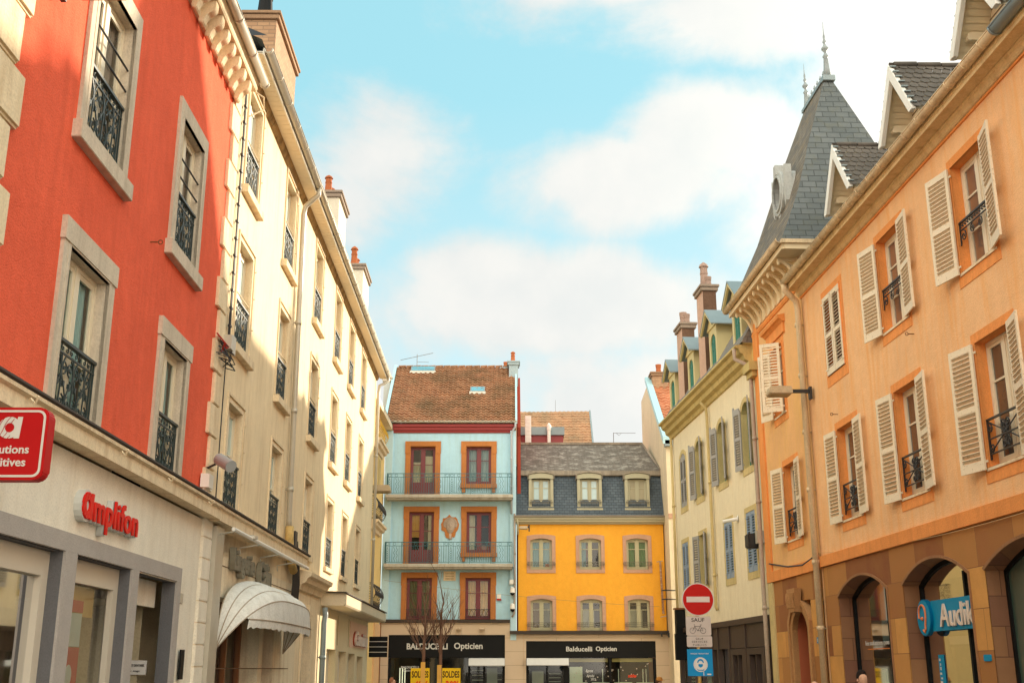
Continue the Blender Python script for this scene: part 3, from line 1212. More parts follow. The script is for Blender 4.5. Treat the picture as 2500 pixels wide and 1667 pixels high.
pipe(r, [(25.2, .46, 12.82), (25.2, .46, 12.66), (25.25, .28, 12.52), (25.3, .14, 12.40), (25.3, .11, 12.2), (25.55, .11, 4.9), (25.62, .11, 4.75)], .062, ZINC, joints=[(25.38, .11, 9.5), (25.45, .11, 7.4), (25.52, .11, 5.6)])
pipe(r, [(43.5, .46, 12.82), (43.5, .46, 12.66), (43.35, .30, 12.5), (43.25, .14, 12.4), (43.25, .11, 12.1), (43.25, .11, 3.9)], .055, ZINC, joints=[(43.25, .11, 9.6), (43.25, .11, 6.4)])
pipe(r, [(25.62, .12, 4.78), (25.62, .13, 4.5), (25.85, .13, 4.1), (26.3, .14, 3.85)], .095, plaster("wrapped pipe", (.62, .42, .16), 20, .8, .2), "pipe_wrap")
# ground floor of the cream house
m = MB()
m.prof([(0, 4.05), (.23, 4.05), (.235, 4.22), (.28, 4.24), (.28, 4.28), (0, 4.31)], 18.7, 27.6)
m.prof([(0, 3.52), (.08, 3.54), (.12, 3.66), (.22, 3.70), (.26, 3.80), (.34, 3.84), (.36, 3.93), (0, 4.0)], 27.62, 31.2)
m.build("ledge", CREAMSTONE, r)
m = MB()
m.wall(19.0, 27.8, 0, 4.0, [(20.0, 23.6, 0, 2.9), (24.0, 25.1, 0, 2.7)], depth=.5)
m.build("shopfront", plaster("pale shop wall", (.84, .72, .52), 30, .3, .06, .4, (.5, .33, .18)), r)
m = MB()
m.box(19.02, 19.55, -.1, .12, 0, 4.0)
m.build("pilaster", ZINC, r)
m = MB()
for zz in (3.42, 2.6, 1.7):
    m.box(19.55, 27.0, .001, .006, zz, zz + .018)
m.build("groove", flat("groove brown", (.16, .09, .05)), r)
WOODS = paint("orange brown joinery", (.28, .10, .03), .4, .2)
m = MB()
for a in (20.0, 21.15, 22.3, 23.5):
    m.box(a, a + .1, -.48, -.36, 0, 2.9)
m.box(20.0, 23.6, -.48, -.36, 2.78, 2.9)
w = m.build("shop_window", WOODS, r)
m = MB()
m.face([(20.1, -.44, 0), (23.5, -.44, 0), (23.5, -.44, 2.8), (20.1, -.44, 2.8)])
m.build("pane", CLEAR, w)
m = MB()
m.box(20.0, 23.6, -1.6, -1.5, 0, 2.9)
m.build("backdrop", bricks("display panels", (.05, .03, .02), (.14, .08, .04), (.02, .01, .01), .7, 1.1, .03, False, .3, .2), w)
m = MB()
m.box(20.4, 20.9, -1.0, -.95, 1.7, 1.95)
m.box(21.6, 22.1, -1.0, -.95, 1.7, 2.0)
m.build("display_card", WHITESASH, w)
m = MB()
m.box(24.0, 25.1, -.5, -.42, 0, 2.7)
m.ring(rect(24.2, 24.9, 1.1, 2.4), rect(24.14, 24.96, 1.04, 2.46), -.45, -.39)
m.build("door", paint("red brown door", (.26, .06, .025), .4, .15), r)
# stone doorway
m = MB()
m.wall(27.8, 31.4, 0, 3.54, [(28.55, 30.2, 0, 3.05)], depth=.3)
m.build("doorway_wall", CREAMSTONE, r)
m = MB()
m.ring(arch(28.7, 30.05, 0, 2.95, .5), arch(28.5, 30.25, -.02, 3.1, .25), -.3, .03)
m.box(29.2, 29.55, .0, .09, 2.9, 3.25)
dd = m.build("doorway", CREAMSTONE, r)
m = MB()
m.box(28.6, 30.15, -.42, -.32, 0, 3.0)
m.build("door_leaf", plaster("old brown door", (.22, .14, .09), 14, .8, .4), dd)
# second shop: panelled front, flat canopy
m = MB()
m.wall(31.4, 43.4, 0, 3.62, [(33.0, 34.9, 0, 2.25), (35.5, 37.3, 0, 2.22), (37.8, 39.6, 0, 2.18), (40.2, 42.0, 0, 2.12)], depth=.3)
m.build("panelled_front", plaster("pale panel paint", (.70, .58, .38), 40, .2, .05), r)
m = MB()
m.box(38.0, 43.0, .001, .02, 2.38, 3.2)
m.build("pink_panel", plaster("pink panel", (.78, .52, .38), 40, .2, .04), r)
m = MB()
for s in (32.3, 35.1, 37.7, 43.0):
    m.box(s, s + .03, .001, .008, 2.38, 3.25)
m.build("panel_joint", flat("olive joint", (.25, .18, .06)), r)
for a, b, zt in ((33.0, 34.9, 2.25), (35.5, 37.3, 2.22), (37.8, 39.6, 2.18), (40.2, 42.0, 2.12)):
    m = MB()
    m.ring(rect(a + .1, b - .1, .3, zt - .1), rect(a, b, 0, zt), -.3, -.2)
    w = m.build("shop_window", SHOPFRAME, r)
    m = MB()
    m.face([(a + .1, -.27, .3), (b - .1, -.27, .3), (b - .1, -.27, zt - .1), (a + .1, -.27, zt - .1)])
    m.build("pane", glass("shop glass " + ("green" if a < 37 else "dark"), (.10, .22, .10) if a < 37 else (.02, .02, .02), .05, .15), w)
m = MB()
m.prof([(0, 3.36), (.62, 3.36), (.66, 3.40), (.66, 3.66), (.60, 3.70), (0, 3.70)], 31.6, 43.3)
m.build("canopy", plaster("canopy paint", (.66, .56, .40), 40, .2, .06), r)
m = MB()
m.prof([(0, 3.71), (.69, 3.69), (.69, 3.72), (0, 3.75)], 31.5, 43.4)
m.build("canopy_edge", flat("dark lead", (.06, .045, .035), .6), r)
pipe(r, [(31.55, .12, 3.3), (31.55, .14, 3.1), (31.5, .12, 2.9), (31.5, .12, 0)], .075, ZINCBLUE, joints=[(31.5, .12, 2.0)])

# ------------------------------------------------------------------ ochre house in the far left corner
ORG[0] = 50.0
r = root("ochre_house", (-6.25, 50, 0), PI / 2, "ochre corner house with bulging iron balconies, between the long cream house and the blue house", "house")
m = MB()
m.wall(45.5, 54.85, 0, 13.0, [(49.6, 50.9, 10.0, 12.0)], depth=.2)
m.shell(45.5, 54.85, 0, -8, 0, 13.0)
m.build("wall", OCHRE, r)
m = MB()
m.box(45.4, 54.9, -.3, .35, 13.0, 13.25)
m.build("cornice", CREAMSTONE, r)
m = MB()
m.box(45.4, 54.88, -8, .3, 13.25, 13.4)
m.build("roof", ZINCBLUE, r)
m = MB()
m.box(51.7, 52.9, .02, .07, 9.7, 11.2)
for k in range(16):
    m.box(51.8, 52.8, .07, .085, 9.85 + k * .08, 9.89 + k * .08)
m.build("shutter", PALESTONE, r)
for z, mt in ((11.7, paint("yellowed iron", (.55, .33, .03), .7, .3)), (8.05, BLACKIRON), (4.25, BLACKIRON)):
    m = MB()
    m.prof([(0, z - .45), (.1, z - .42), (.14, z - .28), (.26, z - .24), (.3, z - .12), (.38, z - .1), (.38, z), (0, z)], 50.0, 53.4)
    b = m.build("balcony", CREAMSTONE, r)
    m = MB()
    def bulge(t):
        return .14 + .24 * math.sin(PI * min(1, (1 - t) * 1.35)) * (1 - t * .3)
    n = 10
    for i in range(n + 1):
        s = 50.1 + 3.2 * i / n
        m.tube([(s, bulge(t), z + t * 1.05) for t in [k / 7 for k in range(8)]], .012, 4)
        if i < n:
            for t0 in (.2, .6):
                m.tube([(s + .07 + .075 * math.cos(a), bulge(t0 + .1 * math.sin(a)) + .01, z + 1.05 * (t0 + .1 * math.sin(a))) for a in [k * PI / 4 for k in range(8)]], .011, 4, True)
    for e in (50.1, 53.3):
        for t0 in (.12, .3, .5, .7, .88):
            m.tube([(e, .12 + .11 * math.cos(a) * (1 - q / 16), z + 1.05 * t0 + .1 * math.sin(a) * (1 - q / 16)) for q, a in enumerate([k * PI / 5 for k in range(13)])], .012, 4)
        m.tube([(e, bulge(t), z + t * 1.05) for t in [k / 7 for k in range(8)]], .02, 4)
    for t0 in (.02, 1.0):
        m.tube([(50.1, .0, z + t0 * 1.05), (50.1, bulge(t0), z + t0 * 1.05), (53.3, bulge(t0), z + t0 * 1.05), (53.3, 0, z + t0 * 1.05)], .02, 5)
    m.build("railing", mt, b)
pipe(r, [(54.6, .08, 4.2), (54.6, .08, 0)], .045, flat("rust brown", (.2, .08, .03)), "downpipe")
m = MB()
m.box(52.5, 54.8, .0, .08, 0, 3.7)
m.build("corner_pier", plaster("salmon render", (.80, .50, .26), 40, .3, .06), r)

# ------------------------------------------------------------------ blue house
r = front_root("blue_house", -3.0, 55.0, "light blue house with orange window stones, two long balconies and a brown tiled roof", "house")
m = MB()
bl = [(-4.38, 9.80, 1.22, 2.42, True), (-1.63, 10.36, 1.22, 1.86, False), (-4.38, 6.53, 1.20, 2.48, True), (-1.60, 7.05, 1.20, 1.96, False), (-4.42, 3.95, 1.20, 1.92, None), (-1.62, 3.95, 1.20, 1.92, None)]
m.wall(-5.86, -.08, 3.95, 12.95, [(c - w / 2 - .2, c + w / 2 + .2, z, z + h + .2) for c, z, w, h, k in bl], depth=.1)
m.build("wall", BLUEW, r)
m = MB()
m.box(-6.22, -5.86, -.3, .12, 3.95, 13.0)
m.build("pilaster", BLUEP, r)
m = MB()
m.box(-.08, .2, -.3, .12, 3.0, 13.0)
m.build("pilaster", BLUEP, r)
m = MB()
m.shell(-6.22, .2, -.3, -9, 0, 13.3)
m.build("side_wall", BLUEP, r)
for c, z, w, h, door in bl:
    def sur(mm, w=w, h=h, door=door):
        mm.ring(rect(-w / 2, w / 2, 0, h), rect(-w / 2 - .25, w / 2 + .25, 0, h + .25), -.24, .05)
        mm.box(-w / 2 - .27, -w / 2 - .02, 0.02, .07, h - .35, h + .255)
        mm.box(w / 2 + .02, w / 2 + .27, 0.02, .07, h - .35, h + .255)
        mm.box(-w / 2 - .26, w / 2 + .26, 0.02, .065, h + .02, h + .26)
    sills = []
    if door is False:
        sills = [(-w / 2 - .28, w / 2 + .28, -.1, .17, -.2, 0.0, OSTONE), (-w / 2 - .2, -w / 2 - .04, 0, .12, -.42, -.2, OSTONE), (w / 2 + .04, w / 2 + .2, 0, .12, -.42, -.2, OSTONE)]
    def ex(win, w=w, h=h, door=door, c=c):
        if door:
            q = MB()
            q.box(-w / 2 + .05, w / 2 - .05, -.22, -.15, .02, .68)
            for i in range(9):
                x = -w / 2 + .1 + (w - .2) * i / 8
                q.box(x - .008, x + .008, -.15, -.142, .06, .64)
            q.build("door_panel", REDSASH, win)
        if door is None:
            q = MB()
            q.box(-w / 2, w / 2, -.05, -.03, .44, .47)
            q.box(-w / 2, w / 2, -.05, -.03, .08, .10)
            for i in range(6):
                x = -w / 2 + .1 + (w - .2) * i / 5
                q.tube([(x + .08 * math.cos(a), -.04, .27 + .15 * math.sin(a)) for a in [k * PI / 5 for k in range(10)]], .01, 4, True)
            q.build("railing", BLACKIRON, win)
    g = {(-4.38, 9.80): glass("amber reflecting glass", (.36, .24, .10), .12, .14), (-1.63, 10.36): glass("sky reflecting glass", (.24, .27, .24), .06, .16),
         (-4.38, 6.53): glass("amber reflecting glass", (.36, .24, .10), .12, .14), (-1.60, 7.05): GLASSB, (-4.42, 3.95): glass("dim olive glass", (.06, .06, .03), .05, .06),
         (-1.62, 3.95): glass("gold reflecting glass", (.55, .28, .07), .15, .1)}[(c, z)]
    CR_, GD_, OL_ = plaster("cream reflection curtain", (.70, .60, .42), 20, .2, .1), plaster("gold reflection curtain", (.75, .42, .12), 20, .2, .15), plaster("olive curtain", (.22, .20, .10), 20, .2, .2)  # cream, gold and grey curtains added to stand in for reflections in these panes
    ins = {9.80: [(-.55, -.1, .7, 1.7, .1, CR_, 'drape'), (.1, .55, .7, 2.0, .12, CR_, 'drape')], 10.36: [(-.56, .56, .05, 1.8, .1, plaster("grey reflection curtain", (.42, .46, .44), 20, .2, .1), 'drape')],
           6.53: [(-.55, .0, 1.3, 2.4, .1, GD_, 'drape'), (.3, .55, .7, 2.4, .1, CR_, 'drape')], 7.05: [(-.56, -.2, .05, 1.9, .1, CR_, 'drape'), (.0, .5, .05, .4, .2, TERRA, 'box')],
           3.95: [(-.55, .55, .05, 1.9, .1, OL_ if c < -3 else GD_, 'drape')]}[z]
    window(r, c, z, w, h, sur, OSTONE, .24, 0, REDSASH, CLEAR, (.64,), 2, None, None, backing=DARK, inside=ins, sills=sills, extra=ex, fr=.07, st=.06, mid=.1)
for z in (9.62, 6.34):
    m = MB()
    m.box(-6.08, .05, 0.0, .78, z - .02, z + .14)
    m.box(-6.04, .01, 0.0, .70, z - .10, z - .02)
    b = m.build("balcony", plaster("concrete slab", (.5, .46, .38), 30, .4, .1, .3), r, bevel=.01)
    m = MB()
    x0, x1, zb, zt = -6.03, .0, z + .2, z + 1.16
    m.box(x0, x1, .70, .73, zt - .03, zt)
    m.box(x0, x1, .705, .725, zb, zb + .02)
    m.box(x0, x1, .705, .725, zt - .2, zt - .18)
    for e in (x0, x1):
        for oo in (.1, .3, .5, .7):
            m.box(e - .01, e + .01, oo - .01, oo + .01, zb, zt)
        m.box(e - .012, e + .012, 0, .72, zt - .03, zt)
        m.box(e - .012, e + .012, 0, .72, zb, zb + .02)
    n = 54
    for i in range(n + 1):
        x = x0 + (x1 - x0) * i / n
        md = i % 9
        if md in (0, 2, 7):
            m.box(x - .011, x + .011, .704, .726, z + .12 if md == 0 else zb, zt)
        elif md == 1:
            for q in range(7):
                zz = zb + .05 + q * .105
                rr = .05 if q < 6 else .03
                m.tube([(x + rr * math.cos(a), .715, zz + rr * math.sin(a)) for a in [k * PI / 4 for k in range(8)]], .009, 4, True)
        elif md in (4, 5):
            m.tube([(x + .035 * math.sin(k * 1.3), .715, zb + .74 * k / 14) for k in range(15)], .01, 4)
        else:
            m.box(x - .007, x + .007, .707, .723, zb, zt - .19)
        if md in (1, 4, 8):
            m.tube([(x + .07 * math.cos(a), .715, zt - .1 + .07 * math.sin(a)) for a in [k * PI / 4 for k in range(8)]], .009, 4, True)
    m.build("railing", TEALRAIL, b)
m = MB()
m.prof([(0, 12.90), (.06, 12.90), (.10, 13.0), (.16, 13.03), (.18, 13.14), (.26, 13.18), (.28, 13.30), (0, 13.30)], -5.88, .14)
m.build("cornice", MAROON, r)
m = MB()
gutter(m, -6.35, .24, .36, 13.42, .08)
m.tube([(-6.25, .3, 13.36), (-6.1, .15, 13.2), (-5.98, .14, 13.0)], .05, 8)
m.build("gutter", ZINC, r, smooth=True)
m = MB()
m.box(-6.22, -5.9, -.3, .2, 13.0, 13.28)
m.build("eave_block", BLUEP, r)
xl = lambda t: -6.2
xr = lambda t: .16
rt = tiles(r, "roof", TILES, -6.2, .16, .40, 13.36, -4.0, 17.32, .25, .25, .034, .055)
m = MB()
for i in range(16):
    x = -6.1 + i * .4
    m.tube([(x, -4.0, 17.34), (x + .38, -4.0, 17.36)], .08, 8)
m.build("ridge", TILES, rt, smooth=True)
m = MB()
for x0, x1 in ((-6.34, -6.2), (.16, .26)):
    m = MB()
    m.prof([(.42, 13.30), (-4.0, 17.30), (-4.0, 17.46), (.42, 13.50)], x0, x1)
    m.build("verge", paint("pale blue flashing", (.42, .62, .66), .5), rt)
m = MB()
m.face([(-6.2, -4, 17.3), (.2, -4, 17.3), (.2, -9, 13.3), (-6.2, -9, 13.3)])
m.face([(-6.21, .3, 13.3), (-6.21, -4, 17.3), (-6.21, -9, 13.3)])
m.face([(.19, .3, 13.3), (.19, -4, 17.3), (.19, -9, 13.3)])
m.build("rear_slope", TILES, r)
for x0, x1, t0, t1 in ((-5.42, -4.12, .90, .995), (-2.16, -1.40, .51, .60)):
    P = lambda t, e: (.40 - 4.4 * t + e * .66, 13.36 + 3.96 * t + e * .75)
    m = MB()
    a, b = P(t0, .09), P(t1, .09)
    a2, b2 = P(t0, .0), P(t1, .0)
    m.prof([a2, b2, b, a], x0, x1)
    sk = m.build("skylight", ZINCBLUE, rt)
    m = MB()
    a, b = P(t0 + .012, .10), P(t1 - .012, .10)
    m.face([(x0 + .07, *a), (x1 - .07, *a), (x1 - .07, *b), (x0 + .07, *b)])
    m.build("pane", glass("skylight glass", (.10, .3, .35), .05, .4), sk)
    m = MB()
    a, b = P(t0 - .02, .07), P(t0, .1)
    m.prof([P(t0 - .03, .04), P(t0, .04), b, a], x0 - .04, x1 + .04)
    m.build("flashing", ZINC, sk)
GREYCH = plaster("blue grey chimney render", (.38, .46, .48), 30, .3, .06)
c1 = chimney(r, -.16, .32, -3.9, -3.2, 15.6, 17.4, GREYCH, GREYCH, ((.05, -3.5, .55, .12, True),), TERRA)
c2 = chimney(r, -.55, -.2, -4.6, -4.0, 16.0, 17.25, GREYCH, GREYCH, ((-.35, -4.2, .35, .11, False),), TERRA)
chimney(r, -6.75, -6.4, -3.4, -2.8, 13.0, 16.4, plaster("small pale chimney", (.6, .6, .55), 30, .3, .1), REDSTONE)
m = MB()
m.prof([(-.35, 3.4), (-.35, 12.8), (-.05, 13.2), (-3.9, 16.7), (-8.5, 16.7), (-8.5, 3.4)], .262, .43)
m.build("party_wall", plaster("brick red render", (.36, .06, .035), 40, .3, .08), r)
pipe(r, [(.17, .36, 13.35), (.17, .36, 13.15), (.02, .22, 12.95), (-.02, .2, 12.75), (-.02, .2, 8.9)], .05, plaster("grey pipe paint", (.46, .48, .5), 20, .1), joints=[(-.02, .2, 11.6), (-.02, .2, 10.2)])
pipe(r, [(.12, .2, 8.9), (.14, .2, 5.4), (.1, .2, 4.2), (.0, .2, 4.05)], .045, plaster("taupe pipe paint", (.4, .34, .28), 20, .1), joints=[(.14, .2, 7.0), (.13, .2, 5.6)])
# the face carved in relief between the first-floor windows
m = MB()
random.seed(3)
pts = []
for k in range(26):
    a = 2 * PI * k / 26
    rr = 1 + random.uniform(-.12, .14)
    pts.append((-2.98 + .43 * rr * math.cos(a) * (1 if math.sin(a) > -.3 else .75), 8.28 + .56 * rr * math.sin(a)))
m.prism(pts, 0, .03)
rel = m.build("relief", OSTONE, r)
m = MB()
m.lathe(0, 0, [(.01, -.30), (.09, -.25), (.16, -.1), (.19, .08), (.17, .22), (.10, .32), (.01, .36)], 14)
for k in range(22):
    a = PI * (k / 21) * 1.25 - .4
    m.lathe(.21 * math.cos(a), .0, [(.005, .10 + .24 * math.sin(a) - .07), (.07, .10 + .24 * math.sin(a)), (.005, .10 + .24 * math.sin(a) + .07)], 8)
m.box(-.02, .02, .16, .22, -.03, .1)
m.box(-.09, -.03, .15, .18, .1, .13)
m.box(.03, .09, .15, .18, .1, .13)
m.box(-.06, .06, .13, .17, -.14, -.11)
m.lathe(0, 0, [(.08, -.52), (.05, -.45), (.05, -.25)], 10)
fm = MB()
me = None
ORG_k = ORG[0]
ORG[0] = 0
f_o = m.build("carved_face", plaster("grey brown carving", (.42, .33, .26), 20, .5, .3), rel, loc=(-2.98 - ORG_k, .02, 8.30), smooth=True)
f_o.scale = (1.3, .6, 1.15)
ORG[0] = ORG_k
# ground floor of the blue house
m = MB()
m.box(-6.3, -.1, -.1, .22, 3.80, 3.93)
m.build("ledge", flat("dark lead", (.06, .045, .035), .6), r)
m = MB()
m.box(-6.22, -5.80, -.2, .10, 0, 3.79)
m.box(-.33, .55, -.2, .10, 0, 3.30)
m.box(-5.80, -.33, -.2, .10, 3.24, 3.79)
m.box(-.33, -.1, -.2, .10, 3.30, 3.79)
m.build("shop_cladding", bricks("stone cladding panels", (.56, .43, .30), (.60, .46, .32), (.32, .24, .16), 4.0, .62, .012, False, .06, .4), r)
m = MB()
m.box(-5.80, -.33, -.1, .04, 2.2, 3.235)
m.build("fascia", BLACKP, r)
m = MB()
for a, b in ((-5.8, -5.68), (-3.95, -3.87), (-2.05, -1.95), (-1.35, -1.27), (-.45, -.33)):
    m.box(a, b, -.16, -.04, 0, 2.19)
m.box(-5.8, -.33, -.16, -.04, .0, .3)
w = m.build("shop_window", BLACKP, r)
m = MB()
m.face([(-5.8, -.12, 0), (-.33, -.12, 0), (-.33, -.12, 2.2), (-5.8, -.12, 2.2)])
m.build("pane", CLEAR, w)
m = MB()
m.box(-5.8, -.33, -3.0, -2.9, 0, 2.4)
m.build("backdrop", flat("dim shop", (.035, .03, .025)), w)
m = MB()
for i in range(7):
    m.box(-1.9 + i * .0, -1.3, -1.0, -.96, .3 + i * .22, .33 + i * .22)
for i in range(4):
    m.box(-1.2, -.5, -1.3, -1.26, .9 + i * .3, .93 + i * .3)
m.box(-1.2, -.7, -1.35, -1.31, .7, 1.75)
m.box(-5.6, -4.9, -.6, -.5, .6, 1.05)
m.box(-3.8, -2.2, -.6, -.5, .6, 1.05)
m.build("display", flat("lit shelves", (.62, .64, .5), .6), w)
m = MB()
for x in (-5.3, -5.18, -5.06):
    m.box(x, x + .04, -.5, -.47, 1.0, 1.75)
m.build("display_tube", flat("lamp tube", (.8, .75, .5), .5, .6), w)
m = MB()
m.prof([(.05, 1.83), (.40, 1.83), (.42, 1.86), (.30, 2.16), (.05, 2.19)], -2.02, -.34)
m.build("awning_box", flat("pale grey awning box", (.62, .62, .6), .5), r)
link("letter_sign", textmesh("letter_sign", "BALDUCELLI", 1.92, .28, .012, .03), flat("silver letters", (.62, .60, .55), .4), r, (-3.98 + 3.0, .06, 2.72))
link("letter_sign", textmesh("letter_sign", "Opticien", 1.34, None, .012, .02), flat("silver letters", (.62, .60, .55), .4), r, (-2.05 + 3.0, .06, 2.70))
link("window_lettering", textmesh("window_lettering", "BALDUCELLI", .82, .11, .002, .02), flat("white film", (.7, .7, .66), .4), r, (-4.78 + 3.0, -.105, 1.78))
link("window_lettering", textmesh("window_lettering", "Opticiens", .62, .13, .002, .01), flat("white film", (.7, .7, .66), .4), r, (-4.80 + 3.0, -.105, 1.62))
m = MB()
for x in (-1.4, -2.5, -4.6):
    m.prof([(.1, 3.45), (.32, 3.45), (.34, 3.5), (.1, 3.55)], x - .12, x + .12)
m.build("spotlight_housing", BEIGEST, r)

# ------------------------------------------------------------------ yellow house
r = front_root("yellow_house", 4.0, 55.0, "bright yellow house with pink window stones and a dark slate mansard", "house")
cs = [1.40, 3.76, 6.02]
m = MB()
hol = [(c - .62, c + .62, z - .1, z + 1.6) for c in cs for z in (6.24, 3.42)]
m.wall(.30, 7.31, 3.42, 8.43, hol, depth=.1)
m.shell(.30, 7.31, 0, -5.4, 0, 8.43)
m.build("wall", YELLOW, r)
for ci, c in enumerate(cs):
    for z, h in ((6.26, 1.48), (3.44, 1.45)):
        def sur(mm, h=h, z=z):
            w = 1.04
            bt = .16 if z > 5 else 0
            mm.ring(arch(-w / 2, w / 2, 0, h, .1), arch(-w / 2 - .17, w / 2 + .17, -bt, h + .19, .07), -.2, .035)
        gl = [[GLASSB, GLASSBR], [GLASSBR, GLASS], [GLASSG, GLASS]][ci][0 if z > 5 else 1]
        TE_, GR_, WP_ = plaster("teal reflection blind", (.24, .42, .44), 20, .2, .08), plaster("green blind", (.14, .26, .10), 20, .2, .12), plaster("pale door panel", (.48, .44, .32), 20, .2, .08)  # teal drape stands in for the sky reflected in the pane
        ins = [[[(-.5, .5, .05, 1.4, .12, TE_, 'drape'), (.2, .4, .1, .3, .06, TERRA, 'box')], [(-.5, .0, .05, 1.4, .1, plaster("brown curtain", (.30, .18, .08), 20, .2, .2), 'drape'), (.02, .5, .05, 1.4, .1, OL_, 'drape')]],
               [[(-.5, -.2, .05, 1.4, .1, TE_, 'drape'), (-.18, .1, .6, 1.2, .2, plaster("plum cloth", (.16, .06, .05), 20), 'box')], [(-.38, .16, .05, .95, .25, WP_, 'box')]],
               [[(-.5, .5, .05, 1.4, .1, GR_, 'drape')], [(-.42, .2, .05, .95, .25, WP_, 'box')]]][ci][0 if z > 5 else 1]
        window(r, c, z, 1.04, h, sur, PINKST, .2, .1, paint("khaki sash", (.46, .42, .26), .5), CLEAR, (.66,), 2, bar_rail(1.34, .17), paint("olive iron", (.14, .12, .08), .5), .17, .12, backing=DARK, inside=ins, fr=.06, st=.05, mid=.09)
m = MB()
m.prof([(0, 8.41), (.10, 8.41), (.12, 8.48), (.24, 8.50), (.26, 8.60), (.32, 8.62), (.32, 8.72), (0, 8.72)], .15, 7.36)
m.build("cornice", paint("khaki cornice", (.42, .38, .25), .6), r)
m = MB()
m.prof([(.0, 8.72), (.38, 8.72), (.40, 8.80), (.0, 8.86)], .12, 7.40)
m.build("gutter", plaster("brown grey zinc", (.27, .23, .18), 20, .4, .2), r)
m = MB()
dorm = [(1.40, 8.0), (3.79, 8.0), (6.09, 8.0)]
x0, x1 = .16, 7.36
m.face([(x0, .1, 8.80), (x1, .1, 8.80), (x1, -.75, 10.98), (x0, -.75, 10.98)], [(0, 0), (x1 - x0, 0), (x1 - x0, 2.35), (0, 2.35)])
m.face([(x1, .1, 8.80), (x1, -5.0, 8.8), (x1, -5.0, 10.98), (x1, -.75, 10.98)], [(0, 0), (5, 0), (5, 2.2), (.8, 2.2)])
m.build("mansard", SLATED, r)
m = MB()
m.face([(.16, -.66, 11.16), (7.34, -.66, 11.16), (6.95, -4.9, 13.28), (.5, -4.9, 13.28)], [(0, 0), (7.2, 0), (6.8, 4.7), (.3, 4.7)])
m.face([(7.34, -.66, 11.16), (6.95, -4.9, 13.28), (6.95, -6.5, 11.16), (7.34, -6.5, 11.16)], [(0, 0), (4, 2), (5, 0), (5, 0)])
m.build("roof", SLATEB, r)
m = MB()
m.prof([(-.60, 10.86), (-.55, 10.9), (-.60, 11.12), (-.76, 11.2), (-.9, 11.0)], .14, 7.40)
m.box(.4, 6.98, -5.0, -4.75, 13.24, 13.36)
m.tube([(7.36, -.6, 11.18), (6.97, -4.9, 13.32)], .06, 6)
m.build("flashing", plaster("stained zinc", (.30, .25, .19), 14, .5, .35, .4, (.12, .10, .08)), r)
KH = paint("pale khaki dormer", (.38, .35, .235), .6, .06)
for ci, c in enumerate([1.42, 3.79, 6.12]):
    zb, zt, w = 9.10, 10.92, 1.2
    m = MB()
    o0 = -.08
    m.ring(arch(c - .46, c + .46, zb + .18, zt - .25, .03), arch(c - w / 2, c + w / 2, zb, zt, .1), -.95, o0)
    m.box(c - w / 2 - .03, c + w / 2 + .03, -.3, o0 + .06, zb - .02, zb + .1)
    d = m.build("dormer", KH, r)
    m = MB()
    m.ring(arch(c - w / 2 - .02, c + w / 2 + .02, zt - .3, zt + .02, .1), arch(c - w / 2 - .05, c + w / 2 + .05, zt - .3, zt + .07, .1), -.95, o0 + .04)
    m.build("dormer_roof", plaster("stained zinc", (.3, .25, .19), 14), d)
    k = ORG[0]
    ORG[0] = 0
    link("frame", casement(.92, 1.38, .03, 2, (.66,), .06, .05, .05, .09), KH, d, (c - k, -.2, zb + .185))
    link("pane", panel(.9, 1.36, .03), [glass("net curtained glass", (.30, .40, .39), .08, .03), glass("net curtained glass", (.30, .40, .39), .08, .03), glass("amber shade glass", (.30, .26, .16), .08, .03)][ci], d, (c - k, -.23, zb + .19))
    link("railing", bar_rail(1.08, .16), paint("olive iron", (.14, .12, .08), .5), d, (c - k, .05, zb + .3))
    ORG[0] = k
pipe(r, [(.25, .3, 8.7), (.28, .2, 8.4), (.28, .14, 8.2), (.28, .12, 7.9)], .045, KH)
m = MB()
m.box(-.10, 7.40, -.1, .30, 3.27, 3.42)
m.build("ledge", flat("dark lead", (.06, .045, .035), .6), r)
m = MB()
m.box(.56, .66, -.2, .08, 0, 3.26)
m.box(6.74, 7.55, -.2, .08, 0, 3.26)
m.box(.66, 6.74, -.2, .08, 2.96, 3.26)
m.build("shop_cladding", MATS["stone cladding panels"], r)
m = MB()
m.box(.66, 6.74, -.1, .04, 2.2, 2.955)
m.build("fascia", BLACKP, r)
m = MB()
for a, b in ((.66, .78), (1.6, 1.68), (2.42, 2.66), (4.55, 4.65), (6.62, 6.74)):
    m.box(a, b, -.16, -.04, 0, 2.19)
m.box(.66, 6.74, -.16, -.04, .0, .3)
w = m.build("shop_window", BLACKP, r)
m = MB()
m.face([(.66, -.12, 0), (6.74, -.12, 0), (6.74, -.12, 2.2), (.66, -.12, 2.2)])
m.build("pane", CLEAR, w)
m = MB()
m.box(.66, 6.74, -3.0, -2.9, 0, 2.4)
m.build("backdrop", flat("dim shop", (.035, .03, .025)), w)
m = MB()
m.box(2.7, 4.5, -.22, -.2, 2.02, 2.18)
m.box(4.7, 6.58, -.22, -.2, 2.02, 2.18)
m.build("blind", flat("gold blind", (.48, .38, .14)), w)
m = MB()
m.box(2.7, 3.3, -.2, -.18, .95, 1.8)
for x in (2.7, 3.75, 4.8, 5.85):
    m.box(x, x + .85, -.5, -.45, .55, 1.1)
for x in (4.25, 5.0, 6.15, 6.3):
    m.box(x, x + .04, -.55, -.52, 1.1, 1.7)
m.box(.95, 1.5, -1.2, -1.1, .9, 1.6)
for i in range(5):
    m.box(1.75, 2.3, -.9, -.86, .75 + i * .18, .78 + i * .18)
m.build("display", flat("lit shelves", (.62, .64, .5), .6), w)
m = MB()
m.prof([(.05, 1.85), (.40, 1.85), (.42, 1.88), (.30, 2.17), (.05, 2.19)], .68, 2.64)
m.build("awning_box", flat("pale grey awning box", (.62, .62, .6), .5), r)
